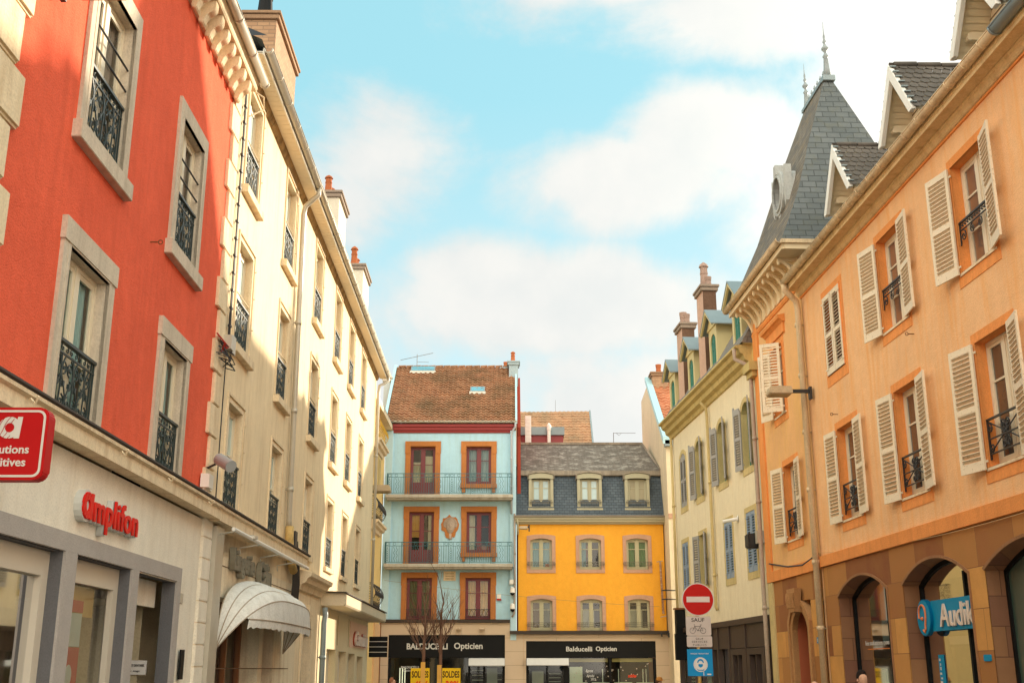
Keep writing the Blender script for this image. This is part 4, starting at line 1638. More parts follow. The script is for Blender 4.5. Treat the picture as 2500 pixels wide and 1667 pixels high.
link("letter_sign", textmesh("letter_sign", "Balducelli", 1.22, .22, .012, .02), flat("silver letters", (.62, .60, .55), .4), r, (3.15 - 4, .06, 2.60))
link("letter_sign", textmesh("letter_sign", "Opticien", .98, None, .012, .02), flat("silver letters", (.62, .60, .55), .4), r, (4.42 - 4, .06, 2.58))
link("window_lettering", textmesh("window_lettering", "Bonne", .33, .13, .002, .0, .3), flat("white film", (.7, .7, .66), .4), r, (3.62 - 4, -.10, 1.62))
link("window_lettering", textmesh("window_lettering", "Année", .37, .13, .002, .0, .3), flat("white film", (.7, .7, .66), .4), r, (3.66 - 4, -.10, 1.40))
link("window_lettering", textmesh("window_lettering", "2022", .24, .10, .002), flat("white film", (.7, .7, .66), .4), r, (3.80 - 4, -.10, 1.24))
link("window_lettering", textmesh("window_lettering", "soldes", .40, .16, .002, .03, .3), flat("red film", (.75, .06, .02), .4), r, (5.62 - 4, -.10, 1.40))
m = MB()
random.seed(11)
for k in range(26):
    x = random.uniform(2.9, 6.4)
    z = random.uniform(1.15, 1.95)
    m.prism([(x + .03 * math.cos(a), z + .03 * math.sin(a)) for a in [q * PI / 3 for q in range(6)]], -.11, -.105)
m.build("window_dot", flat("dim film dots", (.5, .42, .33), .5), r)["kind"] = "stuff"

# ------------------------------------------------------------------ gabled house behind the corner
r = front_root("gabled_house", 10.0, 53.4, "tall house with bare cream gable and red tiled roof behind the yellow house", "house")
GW = plaster("pale gable render", (.80, .66, .45), 40, .3, .06, .15)
m = MB()
m.prof([(0, 0), (0, 12.15), (-6.1, 16.55), (-9.4, 16.3), (-9.4, 0)], 7.36, 13)
m.build("wall", GW, r)
tiles(r, "roof", TILESR, 7.5, 11.5, .25, 12.15, -6.1, 16.75, .36, .34, .035, .05)
m = MB()
m.prof([(.3, 12.0), (-6.1, 16.62), (-6.1, 16.9), (.3, 12.35)], 7.2, 7.52)
m.build("verge", MATS["pale blue flashing"], r)
m = MB()
m.box(7.3, 8.6, -.1, .3, 11.9, 12.18)
m.build("eave_block", ZINCBLUE, r)
chimney(r, 7.5, 8.35, -6.0, -5.2, 15.0, 16.9, BRICK, plaster("brick cap", (.36, .22, .13), 30), ((7.9, -5.6, .5, .15, False),), TERRA, True)
m = MB()
m.box(7.36, 8.2, .0, .06, 8.5, 8.72)
m.build("string_course", PINKST, r)
m = MB()
for x in (7.62, 7.85):
    m.tube([(x, .04, 10.2), (x + .05, .05, 7.0), (x, .04, 4.0)], .012, 4)
m.build("cable", flat("dim cable", (.3, .22, .1)), r)

# ------------------------------------------------------------------ roofs behind
r = front_root("tiled_house", 3.0, 66.0, "long brown tiled roof of a house standing behind the yellow house", "house")
m = MB()
m.box(.3, 4.85, -7, -.1, 0, 13.2)
m.build("wall", GW, r)
tiles(r, "roof", TILESF, .2, 4.82, .3, 13.2, -3.2, 17.15, .26, .26, .02, .03)
m = MB()
m.prof([(.3, 13.1), (-3.2, 17.1), (-3.2, 17.25), (.3, 13.3)], 4.82, 4.92)
m.build("verge", ZINCBLUE, r)
r = front_root("maroon_shed", 1.9, 62.0, "maroon boarded roof shed with grey flashing above the yellow house", "shed")
m = MB()
m.box(.5, 2.85, -1.5, 0, 10, 14.25)
for i in range(11):
    m.box(.52 + i * .22, .54 + i * .22, 0, .02, 12, 14.25)
m.build("wall", MAROON, r)
m = MB()
m.prof([(.12, 14.2), (.12, 14.65), (-1.6, 14.9), (-1.6, 14.2)], .45, 2.92)
m.build("roof", ZINCBLUE, r)
m = MB()
m.lathe(2.05, .3, [(.1, 12), (.1, 14.4), (.12, 14.42), (.12, 14.7), (.02, 14.85)], 10)
m.build("vent_pipe", WHITESASH, r)
ORG[0] = .85
m = MB()
m.box(.85, 1.02, 0, .4, 13.35, 15.15)
m.box(1.02, 1.18, .0, .4, 13.35, 15.15)
for i in range(8):
    m.box(.9, 1.12, .4, .42, 13.45 + i * .21, 13.6 + i * .21)
o = m.build("ventilation_unit", WHITESASH, None)
o.location = (.72, 61.2, -.1)
tag(o, "upright pale ventilation unit with a slatted side, on the roof beside the maroon shed", "vent")

# ------------------------------------------------------------------ orange house (local x = -s)
ORANGE2 = ORANGE
SH = SHUT


def orange_window(r, c, z, w, h, rail, low, closed=False, label=None, lv=None, ang=(172, 172), gl=None):
    def sur(mm):
        bt = .24
        mm.ring(rect(-w / 2, w / 2, 0, h), rect(-w / 2 - .15, w / 2 + .15, -bt, h + .17), -.24, .012)
        mm.ring(rect(-w / 2, w / 2, 0, h), rect(-w / 2 - .035, w / 2 + .035, -.0, h + .035), .0, .03)
    sw = w / 2 + .02
    if closed:
        leaves = [(-1, w / 2 - .01, h - .02, 0, SH, .01, .01, {}), (1, w / 2 - .01, h - .02, 0, SH, .01, .01, {})]
    else:
        j1, j2 = random.uniform(-7, 4), random.uniform(-7, 4)
        leaves = [(-1, sw, h + .02, ang[0] + j1, SH, -.03, .085, {}), (1, sw, h + .02, ang[1] + j2, SH, -.03, .085, {})]
    rl = None
    rz = .05
    if rail == 'slim':
        rl, rz = slim_rail(w - .02, .62), .28
    elif rail == 'cross':
        rl, rz = cross_rail(w - .02, .66), .12
    def ex(win):
        if not closed:
            q = MB()
            q.box(-w / 2 - .06, w / 2 + .06, -.3, .035, -.05, -.005)
            q.build("sill", CREAMSTONE, win)
    return window(r, -c, z, w, h, sur, ORANGETRIM, .21, 0, SASH, gl or glass("lace brown glass", (.13, .075, .05), .06, .16), (.36, .68) if not low else (.34, .67), 2, rl, BLACKIRON, rz, -.03,
                  None, None, (), leaves, ex, .07, .05, .11)


r = right_root("apricot_house", 20.0, "long apricot house with cream shutters over a stone arcade and three gabled dormers", "house")
X = lambda s: -s
ow = [(17.43, 8.12, 1.22, 1.92), (21.08, 8.14, 1.22, 1.92), (24.68, 8.16, 1.16, 1.88)]
ol = [(17.28, 4.78, 1.22, 2.06), (20.92, 4.82, 1.20, 2.06), (24.42, 4.84, 1.18, 2.02)]
m = MB()
m.wall(-26.88, -8, 4.0, 10.7, [(-c - w / 2 - .1, -c + w / 2 + .1, z - .1, z + h + .1) for c, z, w, h in ow + ol], depth=.05)
m.build("wall", ORANGE, r)
m = MB()
m.shell(-26.88, -8, 0, -9, 0, 10.8)
m.build("side_wall", ORANGE, r)
AG = glass("arcade sky glass", (.10, .12, .12), .05, .4)
for i, (c, z, w, h) in enumerate(ow):
    orange_window(r, c, z, w, h, 'slim' if i < 2 else None, False, closed=(i == 2))
for i, (c, z, w, h) in enumerate(ol):
    orange_window(r, c, z, w, h, 'cross', True, gl=glass("dark brown glass", (.03, .02, .015), .05, .1))
m = MB()
m.prof([(0, 3.98), (.05, 3.98), (.06, 4.22), (0, 4.24)], -26.88, -8)
m.build("band", ORANGETRIM, r)
# eave moulding
m = MB()
m.prof([(0, 10.60), (.03, 10.60), (.03, 10.64), (0, 10.64)], -26.95, -8)
m.build("red_line", ORANGETRIM, r)
m = MB()
m.prof([(0, 10.64), (.05, 10.65), (.08, 10.68), (.10, 10.74), (.13, 10.76), (.13, 10.80), (.34, 10.80), (.34, 10.775), (.37, 10.775), (.37, 10.84), (.385, 10.85), (.385, 10.93), (0, 10.95)], -26.95, -8)
m.build("cornice", plaster("cream eave moulding", (.80, .60, .33), 30, .3, .08, .35, (.45, .28, .12)), r)
m = MB()
gutter(m, -26.75, -8, .47, 10.97, .09, .62)
m.build("gutter", plaster("cream painted gutter", (.74, .57, .36), 30, .3, .14, .4, (.35, .24, .14)), r, smooth=True)
m = MB()
gutter(m, -15.1, -8, .47, 10.972, .108, 2)
m.build("gutter_end", ZINCBLUE, r, smooth=True)
m = MB()
m.face([(-26.9, .4, 10.96), (-8, .4, 10.96), (-8, -4.2, 14.6), (-26.9, -4.2, 14.6)], [(0, 0), (19, 0), (19, 5), (0, 5)])
m.face([(-26.9, -9.2, 11.2), (-8, -9.2, 11.2), (-8, -4.2, 14.6), (-26.9, -4.2, 14.6)], [(0, 0), (19, 0), (19, 5), (0, 5)])
m.face([(-8, .4, 10.96), (-8, -4.2, 14.6), (-8, -9.2, 11.2)])
m.build("roof", TILESD, r)
DB = paint("cream dormer boards", (.78, .66, .46), .6, .06)
for c in (17.25, 20.88, 24.6):
    apex, hw, drop = 13.68, .92, 1.40
    fo = -.60
    m = MB()
    # barge boards: two raking boards
    for sg in (-1, 1):
        a = (-c, apex)
        b = (-c + sg * hw, apex - drop)
        m.prism([(a[0], a[1] + .02), (b[0], b[1]), (b[0], b[1] - .06), (b[0] - sg * .16, b[1] - .06), (a[0], a[1] - .34)] if sg > 0 else
                [(a[0], a[1] + .02), (a[0], a[1] - .34), (b[0] - sg * .16, b[1] - .06), (b[0], b[1] - .06), (b[0], b[1])], fo + .24, fo + .33)
        # underside boards of the overhang
    d = m.build("dormer", WHITESASH, r, bevel=.006)
    m = MB()
    m.prism([(-c - .60, 11.5), (-c + .60, 11.5), (-c + .60, apex - 1.02), (-c, apex - .12), (-c - .60, apex - 1.02)], -3.2, fo - .3)
    mg = MB()
    for q in range(10):
        z = 11.9 + q * .15
        hw2 = min(.60, (apex - .12 - z) / .9 * .60)
        if hw2 > .05:
            mg.box(-c - hw2, -c + hw2, fo - .3, fo - .290, z, z + .022)
    gb_ = m.build("gable_boards", DB, d)
    mg.build("groove", flat("board groove", (.22, .15, .08)), gb_)
    m = MB()
    for sg in (-1, 1):
        m.face([(-c, fo + .28, apex - .045), (-c + sg * hw * .97, fo + .28, apex - drop * 1.0 - .045), (-c + sg * hw * .97, fo - .4, apex - drop - .045), (-c, fo - .4, apex - .045)])
    for q in range(13):
        for sg in (-1, 1):
            t0, t1 = q / 13, (q + 1) / 13 - .012
            P = lambda t: (-c + sg * hw * .97 * t, apex - drop * t - .07)
            a, b = P(t0), P(t1)
            m.face([(a[0], fo + .28, a[1]), (b[0], fo + .28, b[1]), (b[0], fo - .35, b[1]), (a[0], fo - .35, a[1])])
    m.build("soffit", DB, d)
    m = MB()
    for sg in (-1, 1):
        m = MB()
        m.prof([(fo - .35, 12.46), (fo + .06, 12.46), (fo + .10, 12.50), (fo + .10, 12.58), (fo + .02, 12.62), (fo - .35, 12.62)], -c + sg * .64 - .06, -c + sg * .64 + .06)
        m.tube([(-c + sg * .64 - .065, fo + .07, 12.50), (-c + sg * .64 + .065, fo + .07, 12.50)], .055, 8)
        m.build("corbel", DB, d)
    # scalloped tiles on both slopes
    m = MB()
    tn = 0
    for sg in (-1, 1):
        rows = 9
        for q in range(rows):
            t0, t1 = 1 - q / rows, 1 - (q + 1.25) / rows
            for k in range(15):
                oo = fo + .22 - k * .19 - (.095 if q % 2 else 0)
                prv = None
                pts = []
                for (du, dt) in ((-.09, 1.0), (-.09, .25), (-.05, .05), (0, 0), (.05, .05), (.09, .25), (.09, 1.0)):
                    t = t0 + (t1 - t0) * dt
                    lift = .03 * (1 - dt) + .015
                    pts.append((-c + sg * hw * 1.05 * t, oo + du, apex - drop * 1.05 * t + lift + random.uniform(-.003, .003)))
                m.face(pts)
    tl = m.build("dormer_roof", TILESD, d)
    m = MB()
    for k in range(6):
        m.tube([(-c, fo + .2 - k * .5, apex + .03), (-c, fo - .27 - k * .5, apex + .045)], .06, 8)
    m.build("ridge", TILESD, tl, smooth=True)
    m = MB()
    for sg in (-1, 1):
        for q in range(8):
            t = (q + .5) / 8
            m.box(-c + sg * hw * t - .045, -c + sg * hw * t + .045, fo + .20, fo + .32, apex - drop * t + .01, apex - drop * t + .035)
    m.build("flashing", ZINCBLUE, d)
chimney(r, -26.7, -25.8, -3.1, -2.5, 12.6, 14.0, BRICK, REDSTONE, ((-26.5, -2.8, .7, .11, False), (-26.0, -2.8, .6, .11, False)), TERRA, True)
CG = MATS["cream painted gutter"]
pipe(r, [(-26.72, .47, 10.9), (-26.72, .47, 10.75), (-26.75, .32, 10.62), (-26.82, .17, 10.5), (-26.86, .13, 10.3), (-26.9, .13, 0)], .075, CG, joints=[(-26.9, .13, 9.9), (-26.9, .13, 8.6), (-26.9, .13, 7.2), (-26.9, .13, 5.8), (-26.9, .13, 4.1), (-26.9, .13, 2.6)])
# arcade
m = MB()
ar = [(22.87, 25.87, 3.22, 3.60), (19.12, 22.02, 3.22, 3.60), (15.3, 18.5, 3.22, 3.60), (11.5, 14.6, 3.22, 3.60)]
m.wall(-26.8, -8, 0, 3.98, [(-b, -a, 0, zt + .02) for a, b, zs, zt in ar], depth=.02)
for a, b, zs, zt in ar:
    up = arch(-b, -a, 0, zt, zt - zs, 16)[2:]
    for k in range(len(up) - 1):
        p, q = up[k], up[k + 1]
        m.face([(p[0], .0, p[1]), (q[0], .0, q[1]), (q[0], .0, zt + .02), (p[0], .0, zt + .02)])
m.build("arcade", SANDSTONE, r)
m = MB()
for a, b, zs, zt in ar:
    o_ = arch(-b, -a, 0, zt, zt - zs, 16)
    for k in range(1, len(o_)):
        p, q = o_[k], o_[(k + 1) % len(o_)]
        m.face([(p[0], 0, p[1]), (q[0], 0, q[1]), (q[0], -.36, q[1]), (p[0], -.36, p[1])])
m.build("reveal", bricks("shaded sandstone", (.36, .18, .08), (.20, .09, .06), (.10, .05, .03), 1.05, .47, .008, False, .2, .5, .0, None, .9, .02, .35), r)  # darker copy of the arcade stone: the reveals' shade put into the colour
m = MB()
for a, b, zs, zt in ar:
    i_ = arch(-b, -a, 0, zt, zt - zs, 16)
    i2 = arch(-b - .05, -a + .05, 0, zt + .05, zt - zs + .01, 16)
    m.ring(i_[1:] + [], i2[1:] + [], .0, .02, closed=False)
    i3 = arch(-b - .09, -a + .09, 0, zt + .09, zt - zs + .015, 16)
    i4 = arch(-b - .12, -a + .12, 0, zt + .12, zt - zs + .02, 16)
m.build("arch_moulding", plaster("brown sandstone", (.34, .17, .08), 30, .5, .2), r)
for k, (a, b, zs, zt) in enumerate(ar[:3]):
    m = MB()
    m.ring(arch(-b + .07, -a - .07, .1, zt - .08, zt - zs - .04, 14), arch(-b, -a, 0, zt, zt - zs, 14), -.38, -.31)
    if k < 2:
        m.box(-a - .95, -a - .88, -.38, -.31, 0, zt - .25)
    w = m.build("shop_window", BLACKP, r)
    m = MB()
    m.face([(x, -.35, z) for x, z in arch(-b + .07, -a - .07, .1, zt - .08, zt - zs - .04, 14)])
    m.build("pane", [CLEAR, CLEAR, glass("green arcade glass", (.05, .10, .075), .08, .15)][k], w)
    m = MB()
    m.box(-b, -a, -2.4, -2.3, 0, 3.6)
    m.build("backdrop", [plaster("dim olive room", (.16, .13, .08), 10, .2, .4), plaster("dim brown room", (.09, .065, .035), 10, .2, .4), DARK][k], w)
    if k == 0:
        m = MB()
        m.box(-24.9, -24.3, -1.0, -.9, 0, 2.3)
        m.build("partition", plaster("beige partition", (.45, .36, .22), 20, .2), w)
        m = MB()
        m.face([(-24.35, -.37, 2.25), (-23.4, -.37, 2.25), (-23.0, -.37, 3.1), (-23.7, -.37, 3.4), (-24.3, -.37, 3.2)])
        m.build("painted_reflection", flat("pale blue reflection", (.32, .42, .42)), w)  # a reflection in the pane, painted as a pale flat sheet
    if k == 1:
        m = MB()
        m.ring(rect(-21.0, -20.1, .1, 2.08), rect(-21.12, -19.98, 0, 2.2), -.45, -.38)
        m.build("door", BLACKP, w)
        m = MB()
        m.box(-21.0, -20.2, -.40, -.36, 2.12, 2.26)
        m.build("door_closer", ZINC, w)

# ------------------------------------------------------------------ tower house
r = right_root("turret_house", 29.0, "apricot house with a steep slate turret roof, bracketed eave and small arched doorway", "house")
ORANGE_L = plaster("apricot render with yellow wash", (.88, .50, .22), 40, .5, .08, .35, (.82, .50, .12))
tw = [(29.35, 8.18, 1.02, 1.84), (28.85, 4.86, 1.10, 1.92)]
m = MB()
m.wall(-31.6, -26.9, 3.95, 11.3, [(-c - w / 2 - .1, -c + w / 2 + .1, z - .1, z + h + .1) for c, z, w, h in tw], depth=.05, o=.0)
m.build("wall", ORANGE_L, r)
m = MB()
m.shell(-31.6, -26.92, 0, -6, 0, 11.3)
m.build("side_wall", ORANGE_L, r)
c, z, w, h = tw[0]
orange_window(r, c, z, w, h, None, False, ang=(165, 55))
c, z, w, h = tw[1]
orange_window(r, c, z, w, h, 'cross', True, gl=MATS["dark brown glass"])
m = MB()
m.box(-29.35 - .85, -29.35 + .85, 0, .05, 10.22, 10.5)
m.prof([(0, 10.5), (.06, 10.5), (.12, 10.56), (.18, 10.58), (.2, 10.66), (0, 10.7)], -29.35 - .92, -29.35 + .92)
m.build("lintel", ORANGETRIM, r)
m = MB()
m.box(-31.62, -31.1, -.1, .05, 3.95, 11.3)
m.box(-27.35, -27.1, 0, .02, 4.1, 10.6)
m.prof([(0, 3.95), (.05, 3.95), (.06, 4.22), (0, 4.24)], -31.62, -26.9)
m.prof([(0, 10.92), (.03, 10.92), (.06, 10.98), (.06, 11.04), (0, 11.08)], -31.66, -26.9)
m.build("band", ORANGETRIM, r)
# eave: soffit, curved brackets, gutter
EV = paint("cream eave timber", (.78, .63, .40), .6, .07)
m = MB()
m.box(-32.0, -26.3, -.1, .56, 11.70, 11.73)
m.box(-32.03, -26.27, .54, .60, 11.68, 11.82)
m.box(-26.30, -26.24, -3.6, .54, 11.68, 11.82)
m.box(-26.9, -26.25, -3.6, -.1, 11.70, 11.73)
m.box(-31.6, -26.9, .0, .04, 11.1, 11.7)
m.build("soffit", EV, r)
for i in range(10):
    m = MB()
    s = 27.0 + i * .5
    pts = []
    for k in range(9):
        t = k / 8
        a = t * PI / 2
        pts.append((.05 + .55 * math.sin(a) ** 1.0 * t ** .2, 11.18 + .56 * (1 - math.cos(a))))
    outer = [(.06 + .54 * (1 - math.cos(t * PI / 2)), 11.16 + .60 * math.sin(t * PI / 2)) for t in [k / 8 for k in range(9)]]
    inner = [(.06 + .54 * (1 - math.cos(t * PI / 2)) - .0, 11.16 + .60 * math.sin(t * PI / 2)) for t in [k / 8 for k in range(9)]]
    m.tube([(-s, .05 + .44 * t, 11.14 + .48 * (1 - (1 - t) ** 2.4)) for t in [k / 8 for k in range(9)]], .048, 6)
    m.box(-s - .05, -s + .05, .04, .52, 11.61, 11.70)
    m.box(-s - .05, -s + .05, .03, .09, 11.08, 11.66)
    m.tube([(-s, .10, 11.50), (-s, .24, 11.56), (-s, .34, 11.62)], .03, 5)
    m.lathe(-s, .49, [(.02, 11.52), (.045, 11.56), (.045, 11.61)], 8)
    m.build("bracket", EV, r)
m = MB()
gutter(m, -32.1, -26.18, .67, 11.90, .09, .62)
m.build("gutter", CG, r, smooth=True)
m = MB()
m.prof([(-3.7, 11.82), (.62, 11.82), (.62, 11.92), (-3.7, 11.92)], -26.32, -26.18)
m.build("gutter_return", CG, r)
# roof
lv = [(11.9, 2.14), (12.25, 1.96), (12.8, 1.72), (13.6, 1.38), (14.4, 1.12), (15.3, .83), (16.3, .47), (17.35, .09)]
OC = -1.52
m, ms = MB(), MB()
vv = 0.0
for (za, ka), (zb, kb) in zip(lv, lv[1:]):
    ya0, ya1 = 28.0 - 1.8 * ka / 2.25, 29.8 + 2.2 * ka / 2.25
    yb0, yb1 = 28.0 - 1.8 * kb / 2.25, 29.8 + 2.2 * kb / 2.25
    dv = math.hypot(zb - za, kb - ka)
    # face towards the viewer
    m.face([(-ya0, OC + ka, za), (-ya0, OC - ka, za), (-yb0, OC - kb, zb), (-yb0, OC + kb, zb)], [(-ka, vv), (ka, vv), (kb, vv + dv), (-kb, vv + dv)])
    m.face([(-ya1, OC + ka, za), (-ya1, OC - ka, za), (-yb1, OC - kb, zb), (-yb1, OC + kb, zb)], [(-ka, vv), (ka, vv), (kb, vv + dv), (-kb, vv + dv)])
    m.face([(-ya0, OC - ka, za), (-ya1, OC - ka, za), (-yb1, OC - kb, zb), (-yb0, OC - kb, zb)], [(ya0, vv), (ya1, vv), (yb1, vv + dv), (yb0, vv + dv)])
    ms.face([(-ya0, OC + ka, za), (-ya1, OC + ka, za), (-yb1, OC + kb, zb), (-yb0, OC + kb, zb)], [(ya0, vv), (ya1, vv), (yb1, vv + dv), (yb0, vv + dv)])
    vv += dv
tr = m.build("roof", SLATE, r)
ms.build("street_slope", SLATEW, tr)
m = MB()
m.box(-29.95, -27.85, OC - .14, OC + .14, 17.33, 17.43)
m.box(-27.98, -27.80, OC - .17, OC + .17, 17.25, 17.40)
m.build("ridge", ZINCBLUE, tr)
ZL = paint("pale zinc ornament", (.26, .29, .29), .45, .08)
for yy, sc in ((27.95, 1.0), (29.85, .88)):
    m = MB()
    b = 17.38
    m.lathe(-yy, OC, [(0.116 * sc, b), (0.082 * sc, b + .3 * sc), (0.058 * sc, b + .62 * sc), (0.088 * sc, b + .66 * sc), (0.041 * sc, b + .74 * sc), (0.034 * sc, b + .80 * sc), (0.095 * sc, b + .88 * sc), (0.102 * sc, b + .92 * sc), (0.048 * sc, b + .99 * sc), (0.027 * sc, b + 1.06 * sc), (0.054 * sc, b + 1.12 * sc), (0.024 * sc, b + 1.2 * sc), (0.034 * sc, b + 1.28 * sc), (0.014 * sc, b + 1.38 * sc), (0.005 * sc, b + 1.75 * sc)], 12)
    m.build("finial", ZL, tr, smooth=True)
m = MB()
for k in range(6):
    s = 28.25 + k * .27
    m.lathe(-s, OC, [(.02, 17.42), (.015, 17.62), (.04, 17.66), (.01, 17.76)], 6)
    m.tube([(-s + .09 * math.cos(a), OC, 17.52 + .07 * math.sin(a)) for a in [q * PI / 4 for q in range(8)]], .015, 4, True)
m.build("ridge_cresting", ZL, tr)
# round zinc window on the street slope
ZO = plaster("white grey zinc", (.48, .49, .47), 20, .3, .12, .2, (.3, .24, .18))
m = MB()
cy, cz = 28.45, 14.1
def ell(a, b, n=20):
    return [(-cy + a * math.cos(2 * PI * k / n), cz + b * math.sin(2 * PI * k / n)) for k in range(n)]
m.ring(ell(.36, .46), ell(.52, .62), -.26, -.04)
m.ring(ell(.36, .46), ell(.42, .52), -.08, .0)
m.prism([(-cy - .62, cz - .42), (-cy - .5, cz - .55), (-cy - .5, cz + .5), (-cy - .62, cz + .62)], -.28, -.08)
m.prism([(-cy + .62, cz - .42), (-cy + .5, cz - .55), (-cy + .5, cz + .5), (-cy + .62, cz + .62)], -.28, -.08)
m.prism([(-cy - .1, cz - .6), (-cy + .1, cz - .6), (-cy + .04, cz - .86), (-cy - .04, cz - .86)], -.28, -.06)
m.prism([(-cy - .13, cz + .52), (-cy + .13, cz + .52), (-cy + .09, cz + .82), (-cy - .09, cz + .82)], -.30, .0)
oc = m.build("round_dormer", ZO, r)
m = MB()
up = [(-cy + .62 * math.cos(PI * k / 12), cz + .02 + .62 * math.sin(PI * k / 12)) for k in range(13)]
m.prism([(-cy + .60, cz - .45)] + up + [(-cy - .60, cz - .45)], -1.1, -.26)
m.build("hood", ZO, oc)
m = MB()
m.face([(x, -.22, z) for x, z in ell(.37, .47)])
m.build("pane", bricks("leaded glass", (.05, .055, .06), (.09, .1, .1), (.01, .01, .01), .12, .12, .02, False, .1, .3), oc)
# stone ground floor with doorway
m = MB()
m.wall(-31.6, -27.0, 0, 3.95, [(-29.75, -27.95, 0, 3.32)], depth=.1)
m.build("stone_base", SANDSTONE, r)
m = MB()
m.box(-31.62, -31.15, -.1, .04, 0, 3.94)
m.build("pier", MATS["mustard stone"], r)
m = MB()
DSTONE = plaster("door sandstone", (.46, .24, .10), 30, .5, .15)
m.ring(arch(-29.5, -28.2, 0, 3.1, .45, 12), arch(-29.78, -27.92, -.01, 3.35, .52, 12), -.09, .05)
m.ring(arch(-29.66, -28.04, 0, 3.25, .5, 12), arch(-29.78, -27.92, -.01, 3.36, .52, 12), .04, .09)
dw = m.build("doorway", DSTONE, r)
m = MB()
m.prism([(-29.1, 3.05), (-28.6, 3.05), (-28.5, 3.62), (-29.2, 3.62)], .05, .22)
for k in range(5):
    m.tube([(-29.1 + k * .12, .23, 3.15), (-29.13 + k * .13, .25, 3.35), (-29.15 + k * .15, .23, 3.52)], .03, 5)
m.build("keystone", DSTONE, dw)
m = MB()
m.box(-29.56, -29.49, -.40, -.088, 0, 3.2)
m.box(-28.21, -28.15, -.40, -.088, 0, 3.2)
m.build("painted_jamb", paint("brick red paint", (.46, .12, .05), .5), dw)
m = MB()
m.box(-29.49, -28.2, -.40, -.34, 0, 2.45)
m.box(-29.3, -28.9, -.34, -.31, .3, 2.3)
m.box(-28.8, -28.4, -.34, -.31, .3, 2.3)
m.build("door_leaf", paint("dark brown door", (.07, .035, .02), .4), dw)
m = MB()
m.ring(rect(-29.4, -28.3, 2.55, 3.1), rect(-29.49, -28.2, 2.45, 3.2), -.40, -.33)
m.box(-29.49, -28.2, -.46, -.41, 0, 3.3)
m.build("fanlight", plaster("old brown door", (.2, .1, .06), 14), dw)

# ------------------------------------------------------------------ pale yellow house
r = right_root("pale_house", 37.5, "pale yellow house with grey and blue shutters, mustard window stones and small dormers", "house", None, ab=(PA, PB))
pu = [(41.3, 'c'), (38.85, 'o'), (35.75, 'o'), (32.85, 'o')]
pl = [(41.45, 'c'), (38.8, 'o'), (35.45, 'c'), (32.95, 'c')]
m = MB()
hol = [(-c - .5, -c + .5, 7.3, 9.35) for c, k in pu] + [(-c - .5, -c + .5, 4.3, 6.15) for c, k in pl]
m.wall(-42.9, -31.7, 3.1, 10.25, hol, depth=.05)
m.shell(-42.9, -31.7, 0, -8, 0, 10.25)
m.build("wall", PALE, r)
for row, (lst, z, h, rise) in enumerate(((pu, 7.38, 1.95, .28), (pl, 4.38, 1.72, 0.0))):
    for c, k in lst:
        w = .92
        def sur(mm, w=w, h=h, rise=rise):
            mm.ring(arch(-w / 2, w / 2, 0, h, rise), arch(-w / 2 - .13, w / 2 + .13, -.2, h + .15, rise), -.22, .02)
        sm = SHUTGREY if k == 'o' else (SHUTBLUE if row else SHUTGREY)
        if k == 'c':
            leaves = [(-1, w / 2 - .01, h - .02, 0, sm, .01, -.02, dict(rise=rise)), (1, w / 2 - .01, h - .02, 0, sm, .01, -.02, dict(rise=rise))]
        else:
            leaves = [(-1, w / 2, h, 168, sm, 0, .06, dict(rise=rise)), (1, w / 2, h, 160, sm, 0, .06, dict(rise=rise))]
        window(r, -c, z, w, h, sur, PALESTONE, .22, rise, GREENSASH, GLASSG, (.33, .66), 2, None, None, sills=(), leaves=leaves, fr=.05, st=.04, mid=.07)
m = MB()
m.prof([(0, 10.18), (.06, 10.2), (.10, 10.32), (.22, 10.38), (.25, 10.52), (.36, 10.58), (.40, 10.70), (.50, 10.74), (.50, 10.80), (0, 10.86)], -43.1, -31.85)
m.build("cornice", plaster("mustard cornice", (.60, .47, .20), 30, .4, .12, .3, (.3, .22, .1)), r)
m = MB()
m.box(-31.9, -31.2, -.2, .3, 9.9, 10.15)
m.box(-31.9, -31.3, -.2, .2, 9.75, 9.9)
m.build("end_cap", MATS["mustard cornice"], r)
m = MB()
m.face([(-43.0, .35, 10.84), (-31.7, .35, 10.84), (-31.7, -1.3, 13.6), (-43.0, -1.3, 13.6)], [(0, 0), (11.3, 0), (11.3, 3.1), (0, 3.1)])
m.face([(-43.0, -1.3, 13.6), (-31.7, -1.3, 13.6), (-31.7, -6, 14.6), (-43.0, -6, 14.6)], [(0, 0), (11.3, 0), (11.3, 5), (0, 5)])
m.face([(-43.0, .35, 10.84), (-43.0, -1.3, 13.6), (-43.0, -6, 14.6), (-43.0, -8, 10.8)], [(0, 0), (1, 3), (5, 4), (8, 0)])
m.face([(-31.7, .35, 10.84), (-31.7, -1.3, 13.6), (-31.7, -6, 14.6), (-31.7, -8, 10.8)], [(0, 0), (1, 3), (5, 4), (8, 0)])
m.build("roof", bricks("grey shingle", (.22, .2, .18), (.30, .28, .25), (.08, .07, .06), .3, .2, .02, True, .3, .7), r)
DK = paint("khaki dormer paint", (.62, .52, .26), .6, .08)
